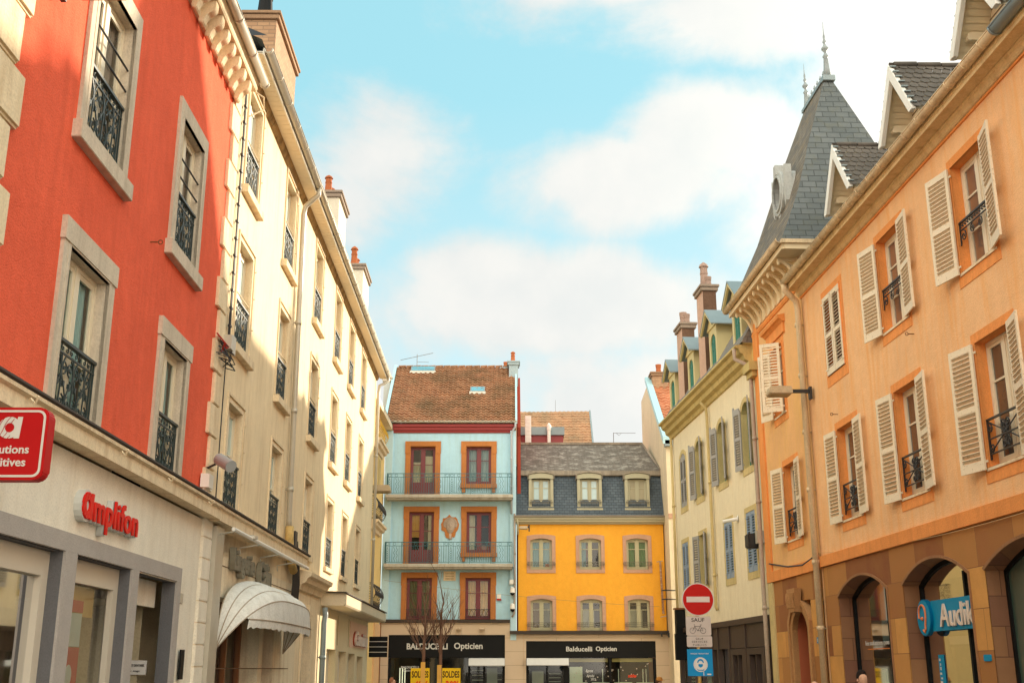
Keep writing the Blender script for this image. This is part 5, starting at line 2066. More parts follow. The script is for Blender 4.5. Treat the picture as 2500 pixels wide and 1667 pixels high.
for c in (42.1, 39.0, 35.8, 32.9):
    z0 = 10.85
    m = MB()
    m.ring(arch(-c - .33, -c + .33, z0 + .05, z0 + 1.45, .25, 8), arch(-c - .50, -c + .50, z0, z0 + 1.75, .02, 8), -.1, .10)
    m.box(-c - .50, -c + .50, -1.2, -.1, z0, z0 + 1.7)
    m.prism([(-c - .64, z0 + 1.66), (-c + .64, z0 + 1.66), (-c, z0 + 2.18)], .08, .14)
    for sg in (-1, 1):
        m.prism([(-c, z0 + 2.26), (-c + sg * .74, z0 + 1.62), (-c + sg * .74, z0 + 1.54), (-c, z0 + 2.14)], .26, .33)
    d = m.build("dormer", DK, r)
    m = MB()
    for sg in (-1, 1):
        m.prism([(-c, z0 + 2.30), (-c + sg * .78, z0 + 1.63), (-c + sg * .78, z0 + 1.59), (-c, z0 + 2.25)], -1.6, .35)
    m.build("dormer_roof", ZINCBLUE, d)
    k = ORG[0]
    ORG[0] = 0
    link("frame", casement(.64, 1.38, .25, 2, (.33, .66), .05, .035, .05, .06), GREENSASH, d, (-c - k, .06, z0 + .06))
    link("pane", panel(.62, 1.36, .25), glass("blue green glass", (.10, .22, .22), .06, .3), d, (-c - k, .03, z0 + .07))
    ORG[0] = k
PINKR = plaster("pink grey chimney render", (.62, .40, .30), 20, .4, .08)
BROWNR = plaster("brown roughcast", (.17, .095, .06), 8, .9, .25)
for (sa, sb, z1, pots, lab) in ((40.2, 41.1, 14.0, ((-40.9, -.15, .6, .14, False), (-40.45, -.18, .4, .12, False)), "a"), (36.9, 37.8, 14.35, ((-37.5, -.15, .95, .15, True), (-37.1, -.18, .35, .12, False)), "b")):
    c = chimney(r, -sb, -sa, -.38, .08, 10.87, z1, PINKR, plaster("grey brown cap", (.34, .26, .2), 20, .4), pots, plaster("pink clay", (.38, .26, .21), 20))
    m = MB()
    m.box(-sa, -sa + .012, -.38, .08, 10.87, z1 - .16)
    m.build("roughcast", BROWNR, c)
pipe(r, [(-31.95, .5, 10.7), (-31.95, .5, 10.4), (-31.8, .2, 10.2), (-31.72, .12, 9.9), (-31.72, .12, 3.2), (-31.72, .12, 0)], .06, plaster("pink grey pipe", (.48, .38, .3), 20, .2), joints=[(-31.72, .12, 8.0), (-31.72, .12, 6.2), (-31.72, .12, 3.3)])
pipe(r, [(-37.1, .3, 10.3), (-37.1, .12, 10.1), (-37.1, .10, 9.8), (-37.1, .10, 3.6), (-37.1, .05, 3.5)], .05, PALESTONE, joints=[(-37.1, .1, 7.6), (-37.1, .1, 4.6)])
pipe(r, [(-42.75, .1, 10.2), (-42.75, .1, 3.0)], .05, PALESTONE, joints=[(-42.75, .1, 7.6)])
m = MB()
m.box(-42.9, -31.7, -.2, .12, 2.96, 3.12)
m.box(-42.9, -31.7, -.3, .03, 2.3, 2.96)
for s in (42.8, 40.4, 38.1, 37.3, 35.9, 34.1, 32.0):
    m.box(-s - .08, -s + .08, -.1, .07, 0, 2.96)
for a, b in ((32.2, 34.0), (34.2, 35.8)):
    m.ring(rect(-b + .3, -a - .3, 1.1, 2.1), rect(-b, -a, .5, 2.28), -.1, .06)
    m.box(-(a + b) / 2 - .03, -(a + b) / 2 + .03, -.1, .05, 1.1, 2.1)
m.build("shopfront", paint("dark brown shopfront", (.05, .03, .022), .5, .3), r)
m = MB()
m.face([(-42.8, -.12, 0), (-31.8, -.12, 0), (-31.8, -.12, 2.3), (-42.8, -.12, 2.3)])
m.build("pane", glass("rosy shop glass", (.10, .07, .05), .06, .2), r)

# ------------------------------------------------------------------ ground
def ground_sheet(name, pts, z, mat):
    me = bpy.data.meshes.new(name)
    me.from_pydata([(x, y, z) for x, y in pts], [], [list(range(len(pts)))])
    me.materials.append(mat)
    o = bpy.data.objects.new(name, me)
    col.objects.link(o)
    return tag(o, None, None, None, "structure")


ORG[0] = 0
ground_sheet("ground", [(-400, -400), (400, -400), (400, 600), (-400, 600)], -.13, plaster("bare ground", (.30, .26, .21), 20, .4, .15))
ground_sheet("road", [(-2.6, -60), (5.6, -60), (3.6, 48), (-3.0, 48)], -.12, plaster("worn asphalt", (.09, .085, .08), 60, .6, .2))
PAV = bricks("paving slabs", (.44, .38, .31), (.50, .44, .36), (.2, .17, .14), .6, .4, .01, False, .1, .3)
for nm, x0, x1 in (("pavement_left", lambda y: LA + LB * y + .0, lambda y: -2.6 - .4 * (y + 60) / 108), ("pavement_right", lambda y: 5.6 - 2.0 * (y + 60) / 108, lambda y: RA + RB * y)):
    m = bmesh.new()
    P = [(x0(-60), -60), (x1(-60), -60), (x1(46), 46), (x0(46), 46)]
    v = [m.verts.new((x, y, 0)) for x, y in P] + [m.verts.new((x, y, -.13)) for x, y in P]
    m.faces.new(v[:4])
    for k in range(4):
        m.faces.new([v[k], v[(k + 1) % 4], v[4 + (k + 1) % 4], v[4 + k]])
    me = bpy.data.meshes.new(nm)
    m.to_mesh(me)
    m.free()
    me.materials.append(PAV)
    o = bpy.data.objects.new(nm, me)
    col.objects.link(o)
    tag(o, None, None, None, "structure")
ground_sheet("square", [(-12, 46), (14, 46), (14, 56), (-12, 56)], -.004, PAV)

# ------------------------------------------------------------------ signs and fittings on the left wall
REDP = flat("sign red", (.47, .008, .010), .45)
WHT = flat("sign white", (.66, .62, .58), .4)


def rrect(x0, x1, z0, z1, r, n=5):
    pts = []
    for cx, cz, a in ((x1 - r, z0 + r, -PI / 2), (x1 - r, z1 - r, 0), (x0 + r, z1 - r, PI / 2), (x0 + r, z0 + r, PI)):
        pts += [(cx + r * math.cos(a + PI / 2 * k / n), cz + r * math.sin(a + PI / 2 * k / n)) for k in range(n + 1)]
    return pts


def striped_a(parent, mat, cx, cz, R, o0, o1):
    """round letter a: ring cut by slanting gaps, solid upright on the right"""
    m = MB()
    # stripes: clip the disc minus the hole along curved slanting bands
    n = 64
    def inside(x, z):
        return x * x + z * z <= 1 and (x - .04) ** 2 + z ** 2 >= .19
    cell = 2.0 / n
    for i in range(n):
        z = -1 + cell * (i + .5)
        run = None
        for j in range(n + 1):
            x = -1 + cell * (j + .5)
            on = j < n and inside(x, z) and not (((x * .80 - z * .50 + .10 * math.sin(z * 2.5)) * 2.6 + .1) % 1.0 < .20 and x < .42 - .25 * (z < 0))
            if on and run is None:
                run = x - cell / 2
            if not on and run is not None:
                m.box(cx + R * run, cx + R * (x - cell / 2), o0, o1, cz + R * (z - cell * .51), cz + R * (z + cell * .51))
                run = None
    m.prism([(cx + R * .50, cz - R), (cx + R * 1.0, cz - R), (cx + R * 1.16, cz + R), (cx + R * .72, cz + R), (cx + R * .60, cz + R * .2)], o0 + .0005, o1 + .0005)
    return m.build("emblem", mat, parent)


ORG[0] = -4.5
r = root("hanging_shop_sign", (-4.5, 10, 0), 0, "red square hanging sign with a white border, striped letter a and two text lines", "sign")
m = MB()
m.prism(rrect(-4.86, -4.15, 3.30, 3.955, .085), -.075, .075)
b = m.build("panel", REDP, r, bevel=.012)
m = MB()
m.ring(rrect(-4.815, -4.195, 3.345, 3.91, .055), rrect(-4.835, -4.175, 3.325, 3.93, .07), .076, .080)
m.build("border", WHT, b)
striped_a(b, WHT, -4.495, 3.77, .098, .076, .080)
link("lettering", textmesh("lettering", "Solutions", .40, .078, .002, .02), WHT, b, (-4.495 + 4.5, .078, 3.575))
link("lettering", textmesh("lettering", "auditives", .385, .078, .002, .02), WHT, b, (-4.505 + 4.5, .078, 3.46))
m = MB()
m.tube([(-4.95, 0, 3.8), (-4.8, 0, 3.8)], .02, 6)
m.tube([(-4.95, 0, 3.45), (-4.8, 0, 3.45)], .02, 6)
m.build("bracket", BLACKIRON, r)

ORG[0] = 13.85
r = left_root("shop_letters", 13.85, "raised red letters of the hearing shop on the white wall above its windows", "sign")
LR = flat("letter red", (.74, .022, .015), .45)
LW = flat("letter side white", (.62, .62, .58), .5)
link("letter_face", textmesh("letter_face", "mplifon", 1.66, .44, .01, .018, 0, 1.06), LR, r, (.17, .105, 3.46))
link("letter_side", textmesh("letter_side", "mplifon", 1.70, .465, .038, .035, 0, 1.06), LW, r, (.17, .045, 3.46))
m = MB()
m.prism([(12.99 + .19 * math.cos(a), 3.50 + .185 * math.sin(a)) for a in [k * PI / 8 for k in range(16)]], .0, .09)
m.build("letter_side", LW, r)
striped_a(r, LR, 12.97, 3.50, .150, .09, .115)

r = left_root("lingerie_letters", 22.2, "tarnished grey raised letters above the white dome awning", "sign")
TG = plaster("tarnished letter", (.26, .23, .17), 20, .5, .2)
o = textmesh("lingerie_letters", "Lingerie", 1.75, .50, .05, .03)
link("letters", o, TG, r, (-.85, .07, 3.54))
link("letters", textmesh("letters", "Câlin", 1.15, .52, .05, .03), TG, r, (1.15, .07, 3.50))

r = left_root("light_bar", 22.4, "long thin white lamp tube on arms below the ledge over the raised grey letters", "lamp")
m = MB()
m.tube([(18.9, .42, 3.93), (26.6, .42, 3.93)], .035, 8)
m.build("tube", WHITESASH, r)
m = MB()
m.lathe(20.4, .42, [(.02, 3.9), (.10, 3.93), (.10, 3.98), (.02, 4.0)], 10)
m.build("lamp_head", ZINC, r)
for s in (19.2, 21.3, 23.2, 25.0):
    m = MB()
    m.tube([(s, 0, 3.86), (s, .42, 3.93)], .014, 5)
    m.tube([(s, 0, 3.86), (s, 0.02, 3.74)], .014, 5)
    m.build("arm", ZINC, r)

# dome awning
r = left_root("dome_awning", 22.6, "white ribbed dome awning with a scalloped valance over the lingerie shop door", "awning")
AW = plaster("white canvas", (.80, .78, .72), 25, .3, .07, .3, (.5, .46, .38))
sL, sR, zh, RH, PR = 19.75, 26.0, 2.02, 1.27, 1.12


def hoop(ang, n=28):
    """rib leaning out from the wall: ang 90 = upright, 0 = level"""
    pts = []
    for k in range(n + 1):
        t = PI * k / n
        cx = abs(math.cos(t)) ** .62 * (1 if math.cos(t) > 0 else -1)
        q = math.sin(t) ** .62
        s = (sL + sR) / 2 - (sR - sL) / 2 * cx
        e = RH + (PR - RH) * (1 - ang / 90)
        pts.append((s, .05 + e * q * math.cos(math.radians(ang)), zh + e * q * math.sin(math.radians(ang))))
    return pts


angs = [88, 76, 63, 49]
m = MB()
for a, b in zip(angs, angs[1:]):
    sub = 4
    for q in range(sub):
        A, B = hoop(a + (b - a) * q / sub), hoop(a + (b - a) * (q + 1) / sub)
        bul = [.0, .035, .045, .03, 0.0]
        ia = [m.pt(p[0], p[1] * (1 + bul[q] * .6), zh + (p[2] - zh) * (1 + bul[q] * .6)) for p in A]
        ib = [m.pt(p[0], p[1] * (1 + bul[q + 1] * .6), zh + (p[2] - zh) * (1 + bul[q + 1] * .6)) for p in B]
        for k in range(len(ia) - 1):
            m.f.append([ia[k], ia[k + 1], ib[k + 1], ib[k]])
            m.uv.append(None)
m.build("canvas", AW, r, smooth=True, weld=True)
m = MB()
H = hoop(49, 44)
H = [h for h in H if h[2] > zh + .50]
n = len(H)
tp = [m.pt(*h) for h in H]
mid = [m.pt(h[0], h[1] + .04, zh + .50) for h in H]
lo = [m.pt(h[0], h[1] + .02 + .012 * math.sin(k * 2), zh + .33 + .045 * abs(math.sin(k * PI / 2.2))) for k, h in enumerate(H)]
for k in range(n - 1):
    m.f.append([tp[k], tp[k + 1], mid[k + 1], mid[k]])
    m.f.append([mid[k], mid[k + 1], lo[k + 1], lo[k]])
    m.uv += [None, None]
m.build("valance", AW, r, smooth=True)
m = MB()
for a in angs:
    m.tube(hoop(a), .011, 6)
m.tube([(h[0], h[1] + .045, zh + .50) for h in H], .012, 5)
m.build("rib", plaster("brown seam", (.42, .34, .25), 20, .2), r)

r = left_root("script_sign", 40.6, "pale glossy script letters on the pink panel under the flat canopy", "sign")
link("letters", textmesh("letters", "Camaïeu", 3.6, .46, .05, .03, .3), flat("glossy white letter", (.80, .66, .58), .3), r, (0, .08, 2.68))
link("letter_edge", textmesh("letter_edge", "Camaïeu", 3.65, .49, .03, .05, .3), flat("letter edge red", (.45, .10, .06), .3), r, (0.0, .04, 2.68))
ORG[0] = -4.95
r = root("slatted_sign", (-4.95, 43.4, 0), 0, "small black projecting sign with three pale lines at the street corner", "sign")
m = MB()
for k in range(4):
    m.box(-5.3, -4.62, -.03, .03, 2.12 + k * .19, 2.285 + k * .19)
m.build("panel", BLACKP, r)
m = MB()
for k in range(3):
    m.box(-5.3, -4.66, -.02, .025, 2.288 + k * .19, 2.308 + k * .19)
m.build("line", WHT, r)

ORG[0] = 17.9
r = left_root("floodlight", 17.9, "grey cylindrical floodlight on a bracket beside the quoins above the shop ledge", "lamp")
m = MB()
m.tube([(18.22, .26, 4.98), (18.0, .52, 4.82)], .10, 16)
m.build("housing", paint("grey lamp", (.36, .38, .38), .4), r, smooth=False)
m = MB()
m.tube([(18.45, .0, 4.86), (18.25, .24, 4.92)], .02, 6)
m.tube([(18.5, .02, 4.8), (18.45, .06, 4.6), (18.6, .06, 4.5)], .008, 4)
m.build("bracket", BLACKIRON, r)
m = MB()
m.box(18.05, 18.33, .03, .17, 4.50, 4.72)
m.box(18.38, 18.52, .03, .11, 4.50, 4.64)
for k in range(4):
    m.tube([(18.1 + k * .08, .08, 4.5), (18.08 + k * .1, .08, 4.38), (18.2 + k * .05, .05, 4.28)], .01, 4)
r2 = left_root("junction_box", 18.2, "white junction boxes with hanging leads at the foot of the red wall", "box")
m.build("box", WHITESASH, r2)
ORG[0] = 19.1
r = left_root("cable_knot", 19.1, "tangle of wires and a red clamp on the quoins between red and cream houses", "cables")
m = MB()
m.box(18.75, 18.95, .05, .2, 7.0, 7.25)
m.box(19.0, 19.25, .04, .16, 7.0, 7.32)
m.build("box", ZINC, r)
m = MB()
random.seed(5)
for k in range(12):
    a, b = random.uniform(18.3, 19.2), random.uniform(18.3, 19.2)
    z0, z1 = random.uniform(6.7, 7.1), random.uniform(6.7, 7.1)
    m.tube([(a, .06, z0), ((a + b) / 2, .22, (z0 + z1) / 2 - .12), (b, .08, z1)], .011, 4)
m.build("loop", BLACKIRON, r)
m = MB()
for k in range(5):
    m.tube([(18.3 + k * .06, .05, 7.15), (18.38 + k * .07, .18, 7.0), (18.5, .1, 6.88)], .016, 4)
m.build("clamp", flat("clamp red", (.4, .04, .03)), r)
r = left_root("wall_cable", 19.2, "thin dark cable with clips running down the joint of the red and cream houses", "cable")
m = MB()
m.tube([(19.12, .05, 12.2), (19.14, .05, 9.6), (19.1, .05, 7.2)], .018, 5)
m.tube([(19.2, .05, 12.1), (19.24, .04, 9.0), (19.2, .05, 7.2)], .01, 4)
m.tube([(19.05, .05, 6.9), (19.0, .06, 5.5), (19.05, .05, 4.35)], .012, 4)
for k in range(14):
    m.box(19.08, 19.18, .03, .08, 7.5 + k * .33, 7.54 + k * .33)
m.build("cable", BLACKIRON, r)
m = MB()
m.tube([(19.3, .04, 12.3), (19.5, .30, 12.2), (19.6, .30, 12.0), (19.3, .1, 11.7)], .016, 5)
m.build("loose_end", CREAMSTONE, r)
r = left_root("cable_bundle", 26.8, "thick bundle of black cables under the ledge end beside the dome awning", "cables")
m = MB()
for k in range(7):
    s = 26.3 + k * .13
    m.tube([(s, .1, 4.35 + random.uniform(-.1, .3)), (s + .03, .14, 3.6), (s - .02, .12, 3.0), (s + .05, .1, 2.4 + k * .1)], .022, 5)
m.tube(spiral(26.7, 2.9, .14, 0, 1.6, 1, 12, .5, .18), .016, 4)
m.box(26.2, 26.5, .03, .16, 4.35, 4.75)
m.build("bundle", BLACKIRON, r)


def street_lamp(name, loc, rz, label, scale=1.0, arm=.6, g=None):
    k = ORG[0]
    ORG[0] = 0
    r = root(name, loc, rz, label, "lamp", g)
    m = MB()
    pts = [(-.42, 0), (.42, 0), (.46, .05), (.40, .20), (-.40, .20), (-.46, .05)]
    m.prism([(x * scale, z * scale * 1.5) for x, z in pts], -.36 * scale, .36 * scale)
    m.build("housing", plaster("beige lamp paint", (.55, .43, .28), 25, .2, .08), r, bevel=.015)
    m = MB()
    m.box(-.36 * scale, .36 * scale, -.30 * scale, .30 * scale, -.012, .0)
    m.build("lens", plaster("frosted lens", (.50, .40, .24), 60, .3), r)
    m = MB()
    m.box(.44 * scale, .44 * scale + arm, -.04, .04, .06, .14)
    m.box(.44 * scale + arm - .06, .44 * scale + arm, -.08, .08, -.1, .2)
    m.build("arm", BLACKIRON, r)
    ORG[0] = k
    return r


street_lamp("street_lamp", (6.44, 26.5, 8.02), 0, "flat beige lamp head on a dark arm beside the cream downpipe of the apricot house", .62, .50, "flat beige wall lamps")
street_lamp("street_lamp", (-5.18, 44.6, 8.40), PI, "flat beige lamp head at the cream house's far end, before an iron balcony", .85, .3, "flat beige wall lamps")
street_lamp("street_lamp", (-4.45, 10.62, 8.70), PI, "rusty edged lamp head cut by the top edge of the view, over the red wall", .6, .15, "flat beige wall lamps")
street_lamp("street_lamp", (.55, 54.3, 8.10), 0, "small flat pale lamp head under the yellow house cornice by the blue house", .45, .1, "flat beige wall lamps")

# ------------------------------------------------------------------ right side signs
r = right_root("arcade_shop_sign", 20.5, "blue hearing shop sign with white and coral lettering inside the middle arch", "sign")
BLU = flat("sign blue", (.0, .25, .46), .45)
m = MB()
m.box(-21.3, -19.2, -.28, -.21, 2.36, 2.90)
m.build("panel", BLU, r)
m = MB()
m.prism([(-21.55 + .31 * math.cos(a), 2.61 + .33 * math.sin(a)) for a in [k * PI / 16 for k in range(32)]], -.24, -.16)
m.build("disc", flat("sign deep blue", (.0, .14, .30), .45), r)
m = MB()
m.prism([(-21.55 + .295 * math.cos(a), 2.61 + .315 * math.sin(a)) for a in [k * PI / 16 for k in range(32)]], -.16, -.152)
dsk = m.build("disc_face", BLU, r)
m = MB()
pts = [(-21.57 - .15, -.14, 2.60)] + [(-21.57 + .15 * math.cos(a), -.14, 2.70 + .14 * math.sin(a)) for a in [PI - k * PI / 9 for k in range(10)]] + [(-21.42, -.14, 2.60), (-21.46, -.14, 2.48), (-21.46, -.14, 2.40), (-21.51, -.14, 2.35), (-21.57, -.14, 2.39)]
m.tube(pts, .020, 6)
m.lathe(-21.58, -.14, [(.005, 2.555), (.03, 2.575), (.035, 2.59), (.03, 2.61), (.005, 2.63)], 10)
m.build("ear_mark", flat("coral", (.80, .24, .10), .35), r)
LM = flat("letter cream", (.80, .66, .56), .35)
link("lettering", textmesh("lettering", "Audika", 1.66, .40, .015, .005), LM, r, (-20.06 + 20.5, -.185, 2.62))
ORG[0] = 0

r = right_root("window_transfer", 24.0, "white window lettering with an orange underline in the far arch of the arcade", "sign")
link("lettering", textmesh("lettering", "les solutions pour l'audition", 2.3, .13, .002), WHT, r, (-.15, -.335, 2.22))
m = MB()
m.box(-25.2, -23.0, -.345, -.34, 2.10, 2.115)
m.build("underline", flat("orange film", (.75, .2, .03)), r)
r = right_root("blue_sticker", 21.3, "narrow blue vertical strip with white marks on the glass under the blue shop sign", "sign")
m = MB()
m.box(-21.5, -21.25, -.34, -.335, .7, 1.95)
m.build("strip", BLU, r)
m = MB()
random.seed(9)
for k in range(14):
    m.box(-21.47 + random.uniform(-.03, .03), -21.38 + random.uniform(-.03, .03), -.334, -.332, .8 + k * .08, .83 + k * .08 + random.uniform(0, .03))
m.build("mark", WHT, r)
r = right_root("pillar_plaque", 18.7, "small blue plaque on the stone pillar at the right edge of the view", "sign")
m = MB()
m.prism(rrect(-18.85, -18.6, 1.82, 1.92, .02), 0, .02)
m.build("plate", BLU, r)
r = right_root("portrait_poster", 23.2, "pale blue poster with a person's head on the far arcade window, low down", "poster")
m = MB()
m.prism([(-23.65, .7), (-23.1, .7), (-23.05, 1.75), (-23.7, 1.75)], -.34, -.33)
m.build("sheet", flat("pale blue print", (.35, .45, .5)), r)
r = right_root("house_number", 27.55, "tiny blue house number plate between the arched doorway and the cream downpipe", "sign")
m = MB()
m.box(-27.62, -27.48, 0, .015, 2.28, 2.42)
m.build("plate", BLU, r)
link("digit", textmesh("digit", "1", .03, .08, .002), WHT, r, (0, .018, 2.35))
r = right_root("black_box_lamp", 32.4, "black box lamp mounted beside the pipe at the corner of the pale yellow house", "lamp", None, ab=(PA, PB))
m = MB()
m.box(-32.35, -31.95, .05, .40, 4.95, 5.35)
m.build("housing", BLACKIRON, r, bevel=.03)
m = MB()
m.box(-31.9, -31.7, .02, .22, 5.05, 5.4)
m.build("box", ZINC, r)
r = right_root("wall_vent_pipe", 35.1, "short white tube sticking out of the pale yellow wall above the blue shutters", "pipe", None, ab=(PA, PB))
m = MB()
m.tube([(-34.3, .0, 6.05), (-34.5, .42, 5.99)], .055, 10)
m.tube([(-34.29, .0, 6.05), (-34.3, .03, 6.05)], .10, 10)
m.build("tube", WHITESASH, r)
r = right_root("corner_shop_sign", 42.2, "tall dark unlit box sign at the far corner, half hidden by the no entry sign", "sign", None, ab=(PA, PB))
m = MB()
m.box(-42.2, -41.9, .02, .34, 2.35, 3.75)
m.box(-41.6, -41.4, .02, .5, 2.0, 2.9)
m.build("panel", BLACKP, r)
m = MB()
m.box(-42.22, -41.88, .0, .38, 3.76, 3.82)
m.build("edge", flat("rust brown", (.2, .08, .03)), r)
ORG[0] = 0
for k, z in enumerate((5.0, 4.62)):
    m = MB()
    m.tube([(.65, .0, .0), (.1, .0, .0), (0, .12, 0), (.1, .3, 0), (.6, .3, -.02)], .022, 6)
    o = m.build("iron_loop", BLACKIRON, None, smooth=True)
    o.location = (6.55, 50.6, z)
    tag(o, ("upper" if k == 0 else "lower") + " of two bent iron loops on the cream wall near the road sign", "bracket", "bent iron loops")
r = front_root("tube_sign", 7.1, 54.9, "thin vertical brown lamp tube bracketed on the right edge of the yellow wall", "lamp")
m = MB()
m.tube([(7.08, .12, 6.6), (7.14, .12, 4.2)], .05, 8)
m.build("tube", bricks("banded tube", (.30, .12, .05), (.55, .40, .28), (.2, .08, .04), .3, .08, .01, False, .3), r)
m = MB()
for x, z in ((7.06, 6.66), (7.15, 4.1)):
    m.tube([(x + .15, .0, z), (x - .15, .18, z - .06)], .02, 5)
m.build("bracket", ZINC, r)
r = front_root("name_plaque", -2.98, 54.99, "small cream stone plaque with three faint lines under the lower balcony of the blue house", "plaque")
m = MB()
m.box(-3.27, -2.69, 0, .03, 5.74, 6.18)
m.build("stone", CREAMSTONE, r)
for k, s in enumerate(("DUMONT", "J. AUDER", "SCULPTEUR")):
    pass
m = MB()
random.seed(4)
for k in range(3):
    x = -3.17
    while x < -2.8:
        w = random.uniform(.02, .05)
        m.box(x, x + w, .03, .034, 6.04 - k * .12, 6.10 - k * .12)
        x += w + .018
m.build("faint_line", plaster("worn brown", (.42, .30, .16), 20), r)
for nm, x, z, lab in (("alarm_box", -.02, 5.66, "white alarm box on the blue pilaster above the dome cameras"), ("alarm_siren", -.62, 5.0, "white alarm siren with a red base beside the lower right blue house window")):
    r = front_root(nm, x, 54.88 if x > -.3 else 55.0, lab, "alarm")
    m = MB()
    m.box(x - .1, x + .1, 0, .09, z - .1, z + .12)
    m.build("case", WHITESASH, r, bevel=.01)
    if x < -.3:
        m = MB()
        m.box(x - .11, x + .11, 0, .1, z - .17, z - .105)
        m.build("base", REDP, r)
for z, lab in ((5.2, "upper white dome camera on the pale blue pilaster next to the yellow house"), (4.45, "lower dome camera hanging from a small white arm on the pale blue pilaster")):
    r = front_root("dome_camera", .0, 54.88, lab, "camera", "dome cameras on the blue pilaster")
    m = MB()
    m.lathe(.02, .16, [(.03, z + .22), (.1, z + .18), (.12, z), (.12, z - .04)], 12)
    m.build("case", WHITESASH, r)
    m = MB()
    m.lathe(.02, .16, [(.11, z - .04), (.09, z - .12), (.02, z - .16)], 12)
    m.build("lens", BLACKP, r)
r = front_root("twin_floodlight", 7.2, 54.9, "pair of small dark floodlights at the right end of the yellow house ledge", "lamp")
m = MB()
m.tube([(7.1, .2, 3.38), (7.6, .3, 3.4)], .015, 5)
m.box(7.3, 7.48, .2, .4, 3.12, 3.32)
m.box(6.98, 7.04, .2, .3, 3.15, 3.35)
m.build("lamp_head", BLACKIRON, r)
ORG[0] = 0
# posters
for x, pct, lab in ((-4.28, "-40%", "yellow SOLDES poster with a red 40% behind the left stake"), (-2.84, "-30%", "yellow SOLDES poster with a red 30% right of both stakes")):
    ORG[0] = x
    r = front_root("sale_poster", x, 54.9, lab, "poster", "yellow sale posters in the optician's window")
    m = MB()
    m.box(x - .44, x + .44, .0, .01, .75, 1.74)
    m.build("sheet", flat("poster yellow", (.80, .50, .015), .5), r)
    link("word", textmesh("word", "SOLDES", .78, .30, .002, .025), flat("poster black", (.04, .015, .01), .5), r, (0, .015, 1.46))
    link("percent", textmesh("percent", pct, .74, .40, .002, .03), flat("poster red", (.75, .06, .01), .5), r, (0, .015, .98))
ORG[0] = 0
r = left_root("window_poster", 13.8, "tall red and white advertising strip standing in the narrow window of the hearing shop", "poster")
m = MB()
m.box(13.7, 14.3, -.32, -.30, .3, 1.95)
m.box(13.7, 14.3, -.32, -.30, 2.36, 2.50)
m.build("red_sheet", flat("poster crimson", (.50, .02, .03), .5), r)
m = MB()
m.box(13.7, 14.3, -.32, -.305, 1.96, 2.35)
for z in (1.62, 1.15, .7):
    m.prism([(14.0 + .11 * math.cos(a), z + .13 * math.sin(a)) for a in [k * PI / 8 for k in range(16)]], -.30, -.295)
m.build("pale_sheet", flat("poster pale", (.52, .60, .55), .5), r)
r = left_root("brass_plate", 16.5, "small white plate reading CABINET DENTAIRE inside the shop's recessed entrance", "sign")
m = MB()
m.box(17.17, 17.2, -.66, -.32, 1.62, 1.82)
m.build("plate", WHT, r)
link("lettering", textmesh("lettering", "CABINET DENTAIRE", .28, .035, .002), BLACKP, r, (17.165 - 16.5, -.49, 1.75), -PI / 2)
link("lettering", textmesh("lettering", "1er étage", .17, .03, .002), BLACKP, r, (17.165 - 16.5, -.49, 1.67), -PI / 2)
r = left_root("door_intercom", 17.9, "narrow black intercom with a small plate on the white wall beside the recessed entrance", "intercom")
m = MB()
m.box(17.62, 17.8, .03, .06, 1.55, 1.98)
m.build("case", BLACKP, r)
m = MB()
m.box(17.66, 17.8, 0.0, .03, 1.38, 1.5)
m.box(17.5, 17.62, .0, .02, 2.66, 2.80)
m.build("plate", ZINC, r)

for (mk, s, z, lab) in ((left_root, 14.6, 7.35, "small rusty ring hook in the red wall between the four windows"), (right_root, 20.3, 7.72, "small iron ring hook on the apricot wall between upper and lower windows"),
                        (right_root, 24.9, 7.2, "small iron peg on the apricot wall under the closed shutters")):
    r = mk("wall_hook", s, lab, "hook")
    sx = s if mk is left_root else -s
    m = MB()
    m.tube([(sx, 0, z), (sx, .12, z)], .010, 5)
    m.tube([(sx, .14 + .03 * math.cos(a), z + .03 * math.sin(a)) for a in [k * PI / 5 for k in range(10)]], .008, 5, True)
    m.build("ring", flat("rust brown", (.2, .08, .03)), r)

# ------------------------------------------------------------------ no entry sign
ORG[0] = 3.77
r = root("road_sign", (3.77, 23.6, 0), 0, "no entry disc above two white plates and a blue mask notice on one yellow pole", "road sign")
m = MB()
m.tube([(3.75, -.04, 0), (3.77, -.04, 3.3)], .035, 10)
m.build("pole", paint("ochre pole", (.60, .36, .10), .5, .1), r, smooth=True)
m = MB()
m.prism([(3.79 + .325 * math.cos(a), 3.06 + .325 * math.sin(a)) for a in [k * PI / 24 for k in range(48)]], -.01, .012)
d = m.build("disc", WHT, r)
m = MB()
m.prism([(3.79 + .308 * math.cos(a), 3.06 + .308 * math.sin(a)) for a in [k * PI / 24 for k in range(48)]], .012, .016)
m.build("red_field", flat("road sign red", (.50, .010, .006), .5), d)
m = MB()
m.box(3.79 - .235, 3.79 + .235, .016, .020, 3.005, 3.115)
m.build("bar", flat("road sign white", (.70, .60, .55), .4), d)
PL = flat("plate white", (.58, .50, .45), .45)
m = MB()
m.prism(rrect(3.525, 4.03, 2.345, 2.725, .035), -.008, .008)
p1 = m.build("cycle_plate", PL, r)
KB = flat("sign black", (.015, .013, .013), .5)
link("word", textmesh("word", "SAUF", .265, .075, .001, .008), KB, p1, (.0, .010, 2.655))
m = MB()
cw = [(3.655, 2.445), (3.865, 2.445)]
for cx, cz in cw:
    m.tube([(cx + .056 * math.cos(a), .011, cz + .056 * math.sin(a)) for a in [k * PI / 10 for k in range(20)]], .0035, 4, True)
L = [[(3.655, 2.445), (3.70, 2.535), (3.685, 2.562), (3.70, 2.57)], [(3.695, 2.525), (3.76, 2.445), (3.865, 2.445), (3.815, 2.53), (3.76, 2.445)], [(3.70, 2.53), (3.815, 2.53), (3.825, 2.56)], [(3.805, 2.56), (3.845, 2.56)]]
